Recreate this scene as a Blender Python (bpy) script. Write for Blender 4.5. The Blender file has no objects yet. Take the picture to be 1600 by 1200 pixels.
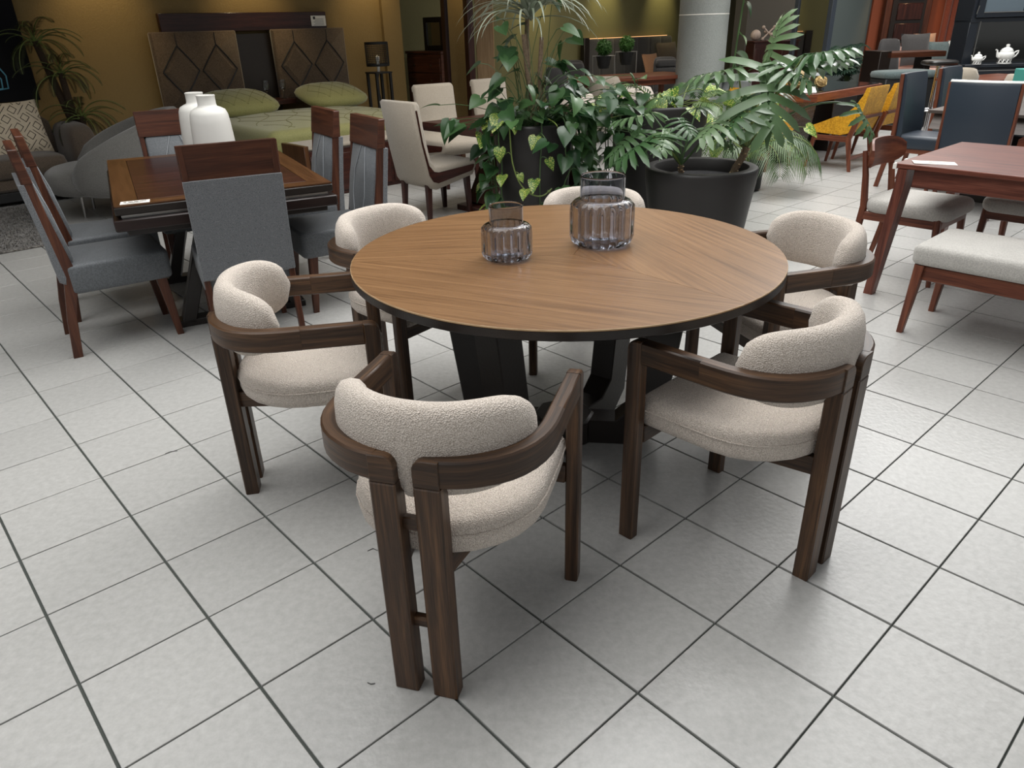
import bpy, bmesh, math, random
from mathutils import Vector as V, Matrix as M
random.seed(7)
S = bpy.context.scene
C = S.collection
PI = math.pi
def R(d): return math.radians(d)
# ------------------------------------------------------------------ camera, world, light
CAMZ = 1.476
cam = bpy.data.cameras.new('camera'); camo = bpy.data.objects.new('camera', cam); C.objects.link(camo)
cam.sensor_width = 36; cam.lens = 36*1136.4/1600; cam.clip_start = .05; cam.clip_end = 200
pitch, roll = .4573, -.02845
fw = V((0, math.cos(pitch), -math.sin(pitch))); r0 = V((1, 0, 0)); u0 = r0.cross(fw)
rt = r0*math.cos(roll)+u0*math.sin(roll); up = -r0*math.sin(roll)+u0*math.cos(roll)
camo.matrix_world = M(((rt.x, up.x, -fw.x, 0), (rt.y, up.y, -fw.y, 0), (rt.z, up.z, -fw.z, CAMZ), (0, 0, 0, 1)))
S.camera = camo
S.view_settings.view_transform = 'Standard'; S.view_settings.look = 'None'
S.view_settings.gamma = 1; S.view_settings.use_curve_mapping = False
S.view_settings.exposure = -0.06
w = bpy.data.worlds.new('world'); S.world = w; w.use_nodes = True
w.node_tree.nodes['Background'].inputs[0].default_value = (.96, .98, 1, 1)
w.node_tree.nodes['Background'].inputs[1].default_value = .38
A41 = .7314                                   # the tile grid and the walls run along these two directions
E1 = V((math.cos(A41), math.sin(A41), 0)); E2 = V((-E1.y, E1.x, 0))
def ab(a, b, z=0): return E1*a+E2*b+V((0, 0, z))
def area(name, loc, sx, sy, power, col=(1, 1, 1), rot=(0, 0, 0)):
    l = bpy.data.lights.new(name, 'AREA'); l.shape = 'RECTANGLE'; l.size = sx; l.size_y = sy; l.energy = power; l.color = col
    o = bpy.data.objects.new(name, l); C.objects.link(o); o.location = loc; o.rotation_euler = rot; return o
def spot(name, loc, target, power, col, ang=60, blend=.8, rad=.04):
    l = bpy.data.lights.new(name, 'SPOT'); l.energy = power; l.color = col; l.spot_size = R(ang); l.spot_blend = blend; l.shadow_soft_size = rad
    o = bpy.data.objects.new(name, l); C.objects.link(o); o.location = loc
    o.rotation_euler = (V(target)-V(loc)).to_track_quat('-Z', 'Y').to_euler(); return o
area('skylight', ab(5.4, 2.9, 4.9), 16, 4.0, 720, (1, .995, .975), (0, 0, A41))
area('skylight_pane', ab(9.6, 3.7, 4.8), 2.6, 1.5, 130, (1, .99, .97), (0, 0, A41))
area('skylight_pane', ab(4.9, 2.8, 4.8), 1.8, 1.2, 60, (1, .99, .97), (0, 0, A41))
area('far_fill', (2.3, 12.6, 3.3), 2.4, 2.4, 55, (1, .90, .75))  # added fill light, only there to brighten the far middle of the showroom
area('far_fill', (6.8, 13.6, 3.3), 2.4, 2.4, 70, (1, .93, .84))  # second added fill, lifts the far right zone
WARM = (1, .66, .28)
F0 = V((-1.33, 7.70, 0)); YW = F0+E2*2.92; OW = V((1.61, 14.95, 0))+E2*.14
for k_, t_ in enumerate((-3.3, -1.45, .25, 1.95)):
    q_ = YW-E2*.42+E1*t_; spot('wall_spot', (q_.x, q_.y, 2.75), tuple(YW+E1*t_+V((0, 0, 1.75))), 62, (1, .78, .44), 70, 1)
for t_ in (-1.3, .55, 2.3, 4.0):
    q_ = OW-E2*.45+E1*t_; spot('wall_spot', (q_.x, q_.y, 2.75), tuple(OW+E1*t_+V((0, 0, 1.9))), 95, (1, .84, .42), 60, 1)
spot('wall_spot', (8.1, 15.7, 2.75), (8.1, 16.4, 1.4), 70, (1, .6, .3), 80, .9)
spot('bed_spot', tuple(F0+E2*1.2+E1*.6+V((0, 0, 3.2))), tuple(F0+E2*1.2+E1*.6), 55, (1, .85, .62), 70, .9)
spot('table_spot', (-.4, 7.6, 3.2), (-.5, 7.6, .4), 35, (1, .85, .62), 60, .9)
# ------------------------------------------------------------------ materials
def lin(c): return tuple(((x/255)/12.92 if x <= 10.3 else (((x/255)+.055)/1.055)**2.4) for x in c)+(1,)
def newmat(name):
    m = bpy.data.materials.new(name); m.use_nodes = True
    nt = m.node_tree; return m, nt, nt.nodes['Principled BSDF'], nt.nodes, nt.links
def plain(name, c, rough=.5, metal=0, spec=.5, bump=0, bscale=80, var=0, coat=0):
    m, nt, b, N, L = newmat(name)
    b.inputs['Base Color'].default_value = lin(c); b.inputs['Roughness'].default_value = rough
    b.inputs['Metallic'].default_value = metal; b.inputs['Specular IOR Level'].default_value = spec
    b.inputs['Coat Weight'].default_value = coat; b.inputs['Coat Roughness'].default_value = .15
    if bump or var:
        tc = N.new('ShaderNodeTexCoord'); n = N.new('ShaderNodeTexNoise'); n.inputs['Scale'].default_value = bscale; n.inputs['Detail'].default_value = 3
        L.new(tc.outputs['Object'], n.inputs['Vector'])
        if bump:
            bp = N.new('ShaderNodeBump'); bp.inputs['Strength'].default_value = bump; bp.inputs['Distance'].default_value = .01
            L.new(n.outputs['Fac'], bp.inputs['Height']); L.new(bp.outputs['Normal'], b.inputs['Normal'])
        if var:
            hs = N.new('ShaderNodeHueSaturation'); hs.inputs['Color'].default_value = lin(c)
            mr = N.new('ShaderNodeMapRange'); mr.inputs[3].default_value = 1-var; mr.inputs[4].default_value = 1+var; mr.inputs[1].default_value = .3; mr.inputs[2].default_value = .7
            L.new(n.outputs['Fac'], mr.inputs[0]); L.new(mr.outputs[0], hs.inputs['Value']); L.new(hs.outputs['Color'], b.inputs['Base Color'])
    return m
def wood(name, dark, mid, light, rough=.4, su=1.6, sv=30, rnd=.18, spec=.4, coat=0):
    m, nt, b, N, L = newmat(name)
    uv = N.new('ShaderNodeUVMap'); mp = N.new('ShaderNodeMapping'); mp.inputs['Scale'].default_value = (su, sv, 1)
    oi = N.new('ShaderNodeObjectInfo'); ml = N.new('ShaderNodeMath'); ml.operation = 'MULTIPLY'; ml.inputs[1].default_value = 37
    cx = N.new('ShaderNodeCombineXYZ'); L.new(oi.outputs['Random'], ml.inputs[0]); L.new(ml.outputs[0], cx.inputs[2]); L.new(ml.outputs[0], cx.inputs[0])
    L.new(uv.outputs[0], mp.inputs['Vector']); L.new(cx.outputs[0], mp.inputs['Location'])
    n = N.new('ShaderNodeTexNoise'); n.inputs['Scale'].default_value = 1; n.inputs['Detail'].default_value = 5; n.inputs['Distortion'].default_value = .6
    L.new(mp.outputs[0], n.inputs['Vector'])
    mp2 = N.new('ShaderNodeMapping'); mp2.inputs['Scale'].default_value = (su*6, sv*9, 1); L.new(uv.outputs[0], mp2.inputs['Vector']); L.new(cx.outputs[0], mp2.inputs['Location'])
    n2 = N.new('ShaderNodeTexNoise'); n2.inputs['Scale'].default_value = 1; n2.inputs['Detail'].default_value = 3; L.new(mp2.outputs[0], n2.inputs['Vector'])
    mx = N.new('ShaderNodeMath'); mx.operation = 'MULTIPLY_ADD'; mx.inputs[1].default_value = .35; L.new(n2.outputs['Fac'], mx.inputs[0])
    m7 = N.new('ShaderNodeMath'); m7.operation = 'MULTIPLY'; m7.inputs[1].default_value = .65; L.new(n.outputs['Fac'], m7.inputs[0]); L.new(m7.outputs[0], mx.inputs[2])
    cr = N.new('ShaderNodeValToRGB'); e = cr.color_ramp.elements
    e[0].position = .34; e[0].color = lin(dark); e[1].position = .68; e[1].color = lin(light); k = e.new(.5); k.color = lin(mid)
    L.new(mx.outputs[0], cr.inputs[0])
    hs = N.new('ShaderNodeHueSaturation'); mr = N.new('ShaderNodeMapRange'); mr.inputs[3].default_value = 1-rnd; mr.inputs[4].default_value = 1+rnd
    L.new(oi.outputs['Random'], mr.inputs[0]); L.new(mr.outputs[0], hs.inputs['Value']); L.new(cr.outputs[0], hs.inputs['Color'])
    L.new(hs.outputs['Color'], b.inputs['Base Color'])
    b.inputs['Roughness'].default_value = rough; b.inputs['Specular IOR Level'].default_value = spec
    b.inputs['Coat Weight'].default_value = coat; b.inputs['Coat Roughness'].default_value = .2
    bp = N.new('ShaderNodeBump'); bp.inputs['Strength'].default_value = .12; bp.inputs['Distance'].default_value = .004
    L.new(mx.outputs[0], bp.inputs['Height']); L.new(bp.outputs['Normal'], b.inputs['Normal'])
    return m
def fabric(name, c, c2, scale=300, bump=.6, rough=.95, sheen=.25, dist=.006, big=0):
    m, nt, b, N, L = newmat(name)
    tc = N.new('ShaderNodeTexCoord'); n = N.new('ShaderNodeTexNoise'); n.inputs['Scale'].default_value = scale; n.inputs['Detail'].default_value = 2
    vo = N.new('ShaderNodeTexVoronoi'); vo.inputs['Scale'].default_value = scale*.75
    L.new(tc.outputs['Object'], n.inputs['Vector']); L.new(tc.outputs['Object'], vo.inputs['Vector'])
    cr = N.new('ShaderNodeValToRGB'); e = cr.color_ramp.elements; e[0].position = .35; e[0].color = lin(c2); e[1].position = .62; e[1].color = lin(c)
    L.new(n.outputs['Fac'], cr.inputs[0]); out = cr.outputs[0]
    if big:
        n3 = N.new('ShaderNodeTexNoise'); n3.inputs['Scale'].default_value = 9; n3.inputs['Detail'].default_value = 3; L.new(tc.outputs['Object'], n3.inputs['Vector'])
        hs = N.new('ShaderNodeHueSaturation'); mr = N.new('ShaderNodeMapRange'); mr.inputs[1].default_value = .3; mr.inputs[2].default_value = .7; mr.inputs[3].default_value = 1-big; mr.inputs[4].default_value = 1+big
        L.new(n3.outputs['Fac'], mr.inputs[0]); L.new(mr.outputs[0], hs.inputs['Value']); L.new(out, hs.inputs['Color']); out = hs.outputs['Color']
    L.new(out, b.inputs['Base Color'])
    b.inputs['Roughness'].default_value = rough; b.inputs['Sheen Weight'].default_value = sheen; b.inputs['Specular IOR Level'].default_value = .2
    bp = N.new('ShaderNodeBump'); bp.inputs['Strength'].default_value = bump; bp.inputs['Distance'].default_value = dist
    L.new(vo.outputs['Distance'], bp.inputs['Height']); L.new(bp.outputs['Normal'], b.inputs['Normal'])
    return m
def tilemat(name):
    m, nt, b, N, L = newmat(name)
    ge = N.new('ShaderNodeNewGeometry'); oi = N.new('ShaderNodeObjectInfo')
    n = N.new('ShaderNodeTexNoise'); n.inputs['Scale'].default_value = 42; n.inputs['Detail'].default_value = 7; n.inputs['Roughness'].default_value = .65
    L.new(ge.outputs['Position'], n.inputs['Vector'])
    cr = N.new('ShaderNodeValToRGB'); e = cr.color_ramp.elements; e[0].position = .3; e[0].color = lin((169, 168, 165)); e[1].position = .72; e[1].color = lin((187, 186, 183))
    L.new(n.outputs['Fac'], cr.inputs[0])
    hs = N.new('ShaderNodeHueSaturation'); mr = N.new('ShaderNodeMapRange'); mr.inputs[3].default_value = .965; mr.inputs[4].default_value = 1.035
    L.new(oi.outputs['Random'], mr.inputs[0]); L.new(mr.outputs[0], hs.inputs['Value']); L.new(cr.outputs[0], hs.inputs['Color']); L.new(hs.outputs['Color'], b.inputs['Base Color'])
    n2 = N.new('ShaderNodeTexNoise'); n2.inputs['Scale'].default_value = 55; n2.inputs['Detail'].default_value = 3; L.new(ge.outputs['Position'], n2.inputs['Vector'])
    bp = N.new('ShaderNodeBump'); bp.inputs['Strength'].default_value = .25; bp.inputs['Distance'].default_value = .004
    L.new(n2.outputs['Fac'], bp.inputs['Height']); L.new(bp.outputs['Normal'], b.inputs['Normal'])
    b.inputs['Roughness'].default_value = .30; b.inputs['Specular IOR Level'].default_value = .5
    return m
def leafmat(name, c1, c2, rough=.35, vari=None, trans=.25, scale=14):
    m, nt, b, N, L = newmat(name)
    oi = N.new('ShaderNodeObjectInfo'); tc = N.new('ShaderNodeTexCoord')
    n = N.new('ShaderNodeTexNoise'); n.inputs['Scale'].default_value = scale; n.inputs['Detail'].default_value = 2
    ad = N.new('ShaderNodeVectorMath'); L.new(tc.outputs['Object'], ad.inputs[0]); L.new(oi.outputs['Location'], ad.inputs[1]); L.new(ad.outputs[0], n.inputs['Vector'])
    mix = N.new('ShaderNodeMix'); mix.data_type = 'RGBA'; mix.inputs[6].default_value = lin(c1); mix.inputs[7].default_value = lin(c2)
    L.new(oi.outputs['Random'], mix.inputs[0]); out = mix.outputs[2]
    if vari:
        mx2 = N.new('ShaderNodeMix'); mx2.data_type = 'RGBA'; mr = N.new('ShaderNodeMapRange'); mr.inputs[1].default_value = .52; mr.inputs[2].default_value = .58
        L.new(n.outputs['Fac'], mr.inputs[0]); L.new(mr.outputs[0], mx2.inputs[0]); L.new(out, mx2.inputs[6]); mx2.inputs[7].default_value = lin(vari); out = mx2.outputs[2]
    L.new(out, b.inputs['Base Color']); b.inputs['Roughness'].default_value = rough; b.inputs['Specular IOR Level'].default_value = .5
    tr = N.new('ShaderNodeBsdfTranslucent'); L.new(out, tr.inputs[0]); ms = N.new('ShaderNodeMixShader'); ms.inputs[0].default_value = trans
    L.new(b.outputs[0], ms.inputs[1]); L.new(tr.outputs[0], ms.inputs[2]); L.new(ms.outputs[0], N['Material Output'].inputs[0])
    return m
def glassmat(name, c, ior=1.45, rough=0.0):
    m, nt, b, N, L = newmat(name)
    b.inputs['Base Color'].default_value = lin(c); b.inputs['Transmission Weight'].default_value = 1; b.inputs['IOR'].default_value = ior; b.inputs['Roughness'].default_value = rough
    return m
def emit(name, c, s):
    m, nt, b, N, L = newmat(name)
    b.inputs['Base Color'].default_value = lin(c); b.inputs['Emission Color'].default_value = lin(c); b.inputs['Emission Strength'].default_value = s
    return m
WALNUT = wood('walnut', (38, 26, 17), (68, 48, 33), (104, 75, 50), rough=.4, su=2.2, sv=60, rnd=.24)
MAHOG = wood('mahogany', (70, 34, 25), (104, 56, 43), (132, 80, 64), rough=.34, rnd=.12)
REDWOOD = wood('red_brown_wood', (66, 32, 22), (104, 56, 38), (134, 80, 56), rough=.4, rnd=.12)
DARKRED = wood('dark_red_wood', (34, 16, 13), (52, 26, 21), (72, 38, 30), rough=.3, rnd=.1)
BLACKRED = wood('black_red_wood', (22, 13, 12), (32, 20, 18), (44, 29, 26), rough=.3, rnd=.05)
AMBER = wood('amber_wood', (56, 34, 18), (76, 48, 28), (94, 63, 39), rough=.3, rnd=.1)
OAK = wood('oak_top', (100, 70, 42), (126, 92, 59), (146, 110, 74), rough=.34, su=2.0, sv=75, rnd=.07)
CHESTNUT = wood('chestnut', (48, 25, 16), (74, 40, 26), (98, 58, 38), rough=.4, rnd=.1)
PALEWOOD = wood('pale_wood', (142, 112, 80), (168, 138, 102), (186, 158, 122), rough=.5)
ESPRESSO = plain('espresso', (30, 23, 19), .35, bump=.05)
BOUCLE = fabric('boucle', (228, 217, 206), (180, 167, 154), 400, .6, dist=.006)
GREYF = fabric('grey_tweed', (130, 132, 135), (84, 87, 90), 420, .4)
GREYL = fabric('grey_faux_suede', (106, 109, 112), (90, 93, 96), 180, .08, rough=.5, sheen=.1, big=.05)
BEIGEF = fabric('beige_linen', (172, 162, 148), (148, 138, 124), 300, .3)
SILVERF = fabric('silver_velvet', (188, 185, 179), (170, 167, 162), 160, .2, big=.04)
YELLOW = fabric('mustard_velvet', (214, 160, 40), (184, 130, 28), 60, .15, rough=.7, sheen=.12, big=.14)
NAVY = plain('navy_leather', (42, 51, 62), .42, bump=.06, bscale=200)
SOFAG = fabric('sofa_grey', (110, 108, 104), (86, 85, 82), 260, .3)
SOFAB = fabric('sofa_brown_grey', (96, 84, 72), (74, 64, 55), 160, .2)
TAUPE = fabric('taupe_suede', (98, 82, 66), (82, 68, 54), 90, .1, big=.06)
GREENQ = fabric('green_quilt', (146, 144, 92), (132, 130, 80), 120, .12, rough=.6, sheen=.4)
QSTITCH = plain('quilt_seam', (120, 118, 74), .7)
STITCHG = plain('grey_thread', (150, 154, 158), .8)
CHARC = fabric('charcoal_fabric', (74, 72, 72), (56, 55, 55), 240, .3)
BLACK = plain('black_satin', (26, 24, 23), .32)
BLACKM = plain('black_matte', (20, 20, 21), .6)
PLANTER = plain('planter_black', (32, 29, 28), .5, bump=.05, bscale=30)
SOIL = plain('dark_soil', (16, 14, 18), .95, bump=1, bscale=60)
CHROME = plain('chrome', (210, 210, 212), .12, metal=1)
STEEL = plain('brushed_steel', (170, 168, 165), .3, metal=1)
WHITEC = plain('white_ceramic', (218, 216, 210), .45, bump=.08, bscale=25)
WHITEG = plain('white_glaze', (228, 228, 224), .2)
PAPER = plain('paper', (236, 232, 224), .7)
INK = plain('ink', (60, 58, 58), .7)
GOLD = plain('gold_leaf', (206, 180, 124), .4, metal=.4, bump=.6, bscale=40)
CONCRETE = plain('concrete', (136, 140, 136), .75, bump=.5, bscale=70, var=.1)
MIRROR = plain('mirror_glass', (200, 200, 200), .03, metal=1)
YWALL = plain('yellow_wall', (128, 106, 64), .8, bump=.3, bscale=60, var=.03)
OWALL = plain('olive_wall', (112, 109, 74), .8, bump=.3, bscale=60, var=.03)
TWALL = plain('teal_grey_wall', (92, 104, 104), .8)
DWALL = plain('taupe_wall', (74, 70, 63), .8)
RWALL = plain('orange_wall', (150, 78, 50), .75)
CEIL = plain('ceiling_white', (200, 198, 192), .85)
GROUT = plain('grout', (74, 78, 74), .9)
TILE = tilemat('floor_tile_glaze')
SMOKE = glassmat('smoke_glass', (198, 202, 212))
CLEAR = glassmat('clear_glass', (235, 238, 240))
CABGLASS = plain('cabinet_glass', (86, 98, 106), .12)
RUGM = fabric('rug_pile', (120, 116, 110), (84, 80, 76), 60, 1.0, dist=.02, big=.25)
BARK = plain('bark', (128, 108, 88), .85, bump=.6, bscale=60, var=.2)
PALMBARK = plain('palm_bark', (58, 44, 30), .9, bump=1, bscale=50)
STEM = plain('stem_green', (112, 128, 66), .5)
STEMD = plain('stem_dark', (66, 92, 52), .5)
POTHOS = leafmat('pothos_leaf', (34, 66, 38), (72, 104, 60), .3)
POTHV = leafmat('pothos_variegated', (70, 116, 48), (104, 140, 62), .3, vari=(206, 206, 110))
SELLOUM = leafmat('philodendron_leaf', (56, 88, 52), (104, 128, 90), .24)
STRAP = leafmat('dracaena_leaf', (116, 126, 108), (156, 162, 144), .34)
FROND = leafmat('palm_leaf', (54, 84, 44), (88, 112, 64), .4)
DFROND = leafmat('dark_fern', (34, 40, 22), (56, 58, 32), .55)
BUSH = leafmat('bush_leaf', (58, 104, 44), (92, 138, 66), .5)
DBUSH = leafmat('far_plant_leaf', (34, 58, 48), (52, 78, 64), .5)
# ------------------------------------------------------------------ mesh helpers
class MB:
    def __init__(s): s.v = []; s.f = []; s.uv = []
    def add(s, vs, fs, uvs=None, mat=None):
        k = len(s.v)
        s.v += [tuple(mat @ V(p)) if mat else tuple(p) for p in vs]
        for i, f in enumerate(fs):
            s.f.append([k+j for j in f]); s.uv.append(uvs[i] if uvs else None)
        return s
    def box(s, c, d, bev=.004, mat=None, rot=None, taper=1, shift=(0, 0)):
        hx, hy, hz = d[0]/2, d[1]/2, d[2]/2; b = min(bev, hx*.9, hy*.9, hz*.9)
        m = M.Translation(V(c)) @ (rot.to_4x4() if rot else M.Identity(4))
        if mat: m = mat @ m
        vs = []; 
        for sz in (-1, 1):
            k = taper if sz < 0 else 1; ox, oy = (shift if sz < 0 else (0, 0))
            for (ix, iy, iz) in ((hx-b, hy-b, hz), (hx, hy-b, hz-b), (hx-b, hy, hz-b)):
                for sx, sy in ((-1, -1), (1, -1), (1, 1), (-1, 1)): vs.append((sx*ix*k+ox, sy*iy*k+oy, sz*iz))
        fs = [(3, 2, 1, 0), (12, 13, 14, 15)]
        for i in range(4):
            j = (i+1) % 4
            if i in (0, 2):     # -y / +y sides
                fs += [(8+i, 8+j, 20+j, 20+i), (0+i, 0+j, 8+j, 8+i), (20+i, 20+j, 12+j, 12+i)]
            else:
                fs += [(4+i, 4+j, 16+j, 16+i), (0+i, 0+j, 4+j, 4+i), (16+i, 16+j, 12+j, 12+i)]
            fs += [(4+i, 16+i, 20+i, 8+i) if i in (0, 2) else (8+i, 20+i, 16+i, 4+i)]
            fs += [(i, 4+i, 8+i) if i in (0, 2) else (i, 8+i, 4+i), (12+i, 20+i, 16+i) if i in (0, 2) else (12+i, 16+i, 20+i)]
        return s.add(vs, fs, None, m)
    def bar(s, p, q, wx, wy, bev=.004, w2=None, upv=(0, 1, 0)):
        """tapered bar from p to q: width wx (along side) and wy (along upv) at p, scaled by w2 at q"""
        p, q = V(p), V(q); z = (q-p).normalized(); x = V(upv).cross(z)
        x = x.normalized() if x.length > 1e-4 else V((1, 0, 0)); y = z.cross(x); k2 = 1 if w2 is None else w2
        rings = []
        def ring(c, a, b_):
            b2 = min(bev, a*.4, b_*.4)
            return [c+x*px+y*py for px, py in ((-a/2+b2, -b_/2), (a/2-b2, -b_/2), (a/2, -b_/2+b2), (a/2, b_/2-b2), (a/2-b2, b_/2), (-a/2+b2, b_/2), (-a/2, b_/2-b2), (-a/2, -b_/2+b2))]
        return s.loft([ring(p, wx, wy), ring(q, wx*k2, wy*k2)])
    def loft(s, rings, caps=True, close=True, uv=False):
        n = len(rings[0]); vs = [p for r in rings for p in r]; fs = []; us = []; L = 0
        per = [0]
        for j in range(n): per.append(per[-1]+(V(rings[0][(j+1) % n])-V(rings[0][j])).length)
        for i in range(len(rings)-1):
            d = sum((V(rings[i+1][j])-V(rings[i][j])).length for j in range(0, n, max(1, n//4)))/len(range(0, n, max(1, n//4)))
            for j in range(n if close else n-1):
                k = (j+1) % n; fs.append((i*n+j, i*n+k, (i+1)*n+k, (i+1)*n+j)); us.append(((L, per[j]), (L, per[j+1]), (L+d, per[j+1]), (L+d, per[j])))
            L += d
        if caps:
            fs.append(tuple(range(n-1, -1, -1))); us.append(None)
            fs.append(tuple((len(rings)-1)*n+j for j in range(n))); us.append(None)
        return s.add(vs, fs, us if uv else None)
    def lathe(s, prof, n=24, c=(0, 0, 0), mat=None, rad=None, cap=True):
        vs = []; fs = []
        for r, z in prof:
            for j in range(n):
                a = 2*PI*j/n; k = rad(j, n, r, z) if rad else 1
                vs.append((c[0]+r*k*math.cos(a), c[1]+r*k*math.sin(a), c[2]+z))
        for i in range(len(prof)-1):
            for j in range(n):
                k = (j+1) % n; fs.append((i*n+j, i*n+k, (i+1)*n+k, (i+1)*n+j))
        if cap and prof[0][0] > 1e-5: fs.append(tuple(range(n-1, -1, -1)))
        if cap and prof[-1][0] > 1e-5: fs.append(tuple((len(prof)-1)*n+j for j in range(n)))
        return s.add(vs, fs, None, mat)
    def tube(s, pts, r, n=7, caps=True):
        pts = [V(p) for p in pts]; rings = []; x = None
        for i, p in enumerate(pts):
            t = (pts[min(i+1, len(pts)-1)]-pts[max(i-1, 0)]).normalized()
            if x is None: x = t.orthogonal().normalized()
            x = (x-t*x.dot(t)).normalized(); y = t.cross(x); rr = r[i] if isinstance(r, (list, tuple)) else r
            rings.append([p+(x*math.cos(2*PI*j/n)+y*math.sin(2*PI*j/n))*rr for j in range(n)])
        return s.loft(rings, caps, uv=True)
    def prism(s, poly, a0, a1, axis='z', bev=0):
        """poly in the plane across axis, extruded from a0 to a1 (axis x: poly=(y,z); y: (x,z); z: (x,y))"""
        def P3(p, a): return {'x': (a, p[0], p[1]), 'y': (p[0], a, p[1]), 'z': (p[0], p[1], a)}[axis]
        rs = [(poly, a0), (poly, a1)]
        if bev:
            ins = inset(poly, bev); rs = [(ins, a0), (poly, a0+bev), (poly, a1-bev), (ins, a1)]
        return s.loft([[P3(p, a) for p in q] for q, a in rs])
    def cushion(s, poly, z0, z1, r, dome=.0, top=None, seg=4):
        """upholstered pad: outline poly with edges rounded by r, crown of height dome on top"""
        rs = []
        for i in range(seg+1):
            a = PI/2*i/seg; rs.append((inset(poly, r*(1-math.sin(a))), z0+r*(1-math.cos(a))))
        for i in range(seg+1):
            a = PI/2*i/seg; rs.append((inset(poly, r*(1-math.cos(a))), z1-r*(1-math.sin(a))))
        cx = sum(p[0] for p in poly)/len(poly); cy = sum(p[1] for p in poly)/len(poly); last = rs[-1][0]
        for k in (.8, .55, .28, .04): rs.append(([(cx+(p[0]-cx)*k, cy+(p[1]-cy)*k) for p in last], z1+dome*(1-k*k)))
        return s.loft([[(p[0], p[1], z) for p in q] for q, z in rs])
    def super(s, c, d, e1=.6, e2=.6, nu=20, nv=12, mat=None, fn=None):
        """rounded box / ellipsoid: half sizes d, exponents below 1 square it off"""
        def pw(x, e): return math.copysign(abs(x)**e, x)
        vs = []; fs = []
        for i in range(nv+1):
            a = -PI/2+PI*i/nv
            for j in range(nu):
                b = 2*PI*j/nu; p = V((d[0]*pw(math.cos(a), e1)*pw(math.cos(b), e2), d[1]*pw(math.cos(a), e1)*pw(math.sin(b), e2), d[2]*pw(math.sin(a), e1)))
                if fn: p = fn(p)
                vs.append(p+V(c))
        for i in range(nv):
            for j in range(nu): k = (j+1) % nu; fs.append((i*nu+j, i*nu+k, (i+1)*nu+k, (i+1)*nu+j))
        return s.add(vs, fs, None, mat)
    def quad(s, a, b, c, d): return s.add([a, b, c, d], [(0, 1, 2, 3)])
    def mesh(s, name, mat, grain=None, sharp=38):
        me = bpy.data.meshes.new(name); me.from_pydata(s.v, [], s.f); 
        bm = bmesh.new(); bm.from_mesh(me); bm.faces.ensure_lookup_table()
        uvs = list(s.uv)
        ul = bm.loops.layers.uv.new('UVMap')
        bm.normal_update()
        for f, u in zip(bm.faces, uvs):
            n = f.normal; ax = max(range(3), key=lambda i: abs(n[i])); o = [i for i in range(3) if i != ax]
            if grain is not None and grain in o: ua = grain; va = [i for i in o if i != grain][0]
            else: ua, va = o
            for k, l in enumerate(f.loops):
                if u: l[ul].uv = u[k]
                else: p = l.vert.co; l[ul].uv = (p[ua], p[va]+ax*.37)
        bmesh.ops.remove_doubles(bm, verts=bm.verts, dist=1e-5)
        bmesh.ops.recalc_face_normals(bm, faces=bm.faces)
        bm.to_mesh(me); bm.free()
        me.materials.append(mat)
        me.shade_smooth(); me.set_sharp_from_angle(angle=R(sharp))
        return me
    def obj(s, name, mat, parent=None, grain=None, label=None, sharp=38):
        o = bpy.data.objects.new(name, s.mesh(name, mat, grain, sharp)); C.objects.link(o)
        if parent: o.parent = parent
        if label: o['label'] = label
        return o
def inset(poly, d):
    if d == 0: return list(poly)
    n = len(poly); A_ = sum(poly[i][0]*poly[(i+1) % n][1]-poly[(i+1) % n][0]*poly[i][1] for i in range(n)); sg = 1 if A_ > 0 else -1; out = []
    for i in range(n):
        p0, p1, p2 = V(poly[i-1]), V(poly[i]), V(poly[(i+1) % n])
        a = (p1-p0).normalized(); b = (p2-p1).normalized(); na = V((-a.y, a.x))*sg; nb = V((-b.y, b.x))*sg
        m = na+nb; m = m/max(.5, m.length_squared/2) if m.length > 1e-6 else na
        out.append((p1.x+m.x*d, p1.y+m.y*d))
    return out
def rrect(x0, y0, x1, y1, r, n=4):
    out = []
    for cx, cy, a0 in ((x1-r, y1-r, 0), (x0+r, y1-r, 90), (x0+r, y0+r, 180), (x1-r, y0+r, 270)):
        for i in range(n+1): a = R(a0+90*i/n); out.append((cx+r*math.cos(a), cy+r*math.sin(a)))
    return out
def thing(name, label, cat, loc=(0, 0, 0), rz=0, group=None):
    o = bpy.data.objects.new(name, None); o.empty_display_size = .1; C.objects.link(o)
    o.location = loc; o.rotation_euler = (0, 0, R(rz)); o['label'] = label; o['category'] = cat
    if group: o['group'] = group
    return o
def tag(o, label, cat, group=None):
    o['label'] = label; o['category'] = cat
    if group: o['group'] = group
    return o
def struct(o): o['kind'] = 'structure'; return o
KIDS = {}
def kids(o): return [c for c in C.objects if c.parent == o]
def dup(root, loc, rz, label, group=None):
    r = root.copy(); C.objects.link(r); r.location = loc; r.rotation_euler = (0, 0, R(rz)); r['label'] = label
    if group: r['group'] = group
    for ch in kids(root):
        c = ch.copy(); C.objects.link(c); c.parent = r
        for g in kids(ch): d = g.copy(); C.objects.link(d); d.parent = c
    return r
def bez(p0, p1, p2, n=10):
    p0, p1, p2 = V(p0), V(p1), V(p2)
    return [p0*(1-t)**2+p1*2*t*(1-t)+p2*t*t for t in [i/n for i in range(n+1)]]
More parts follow.
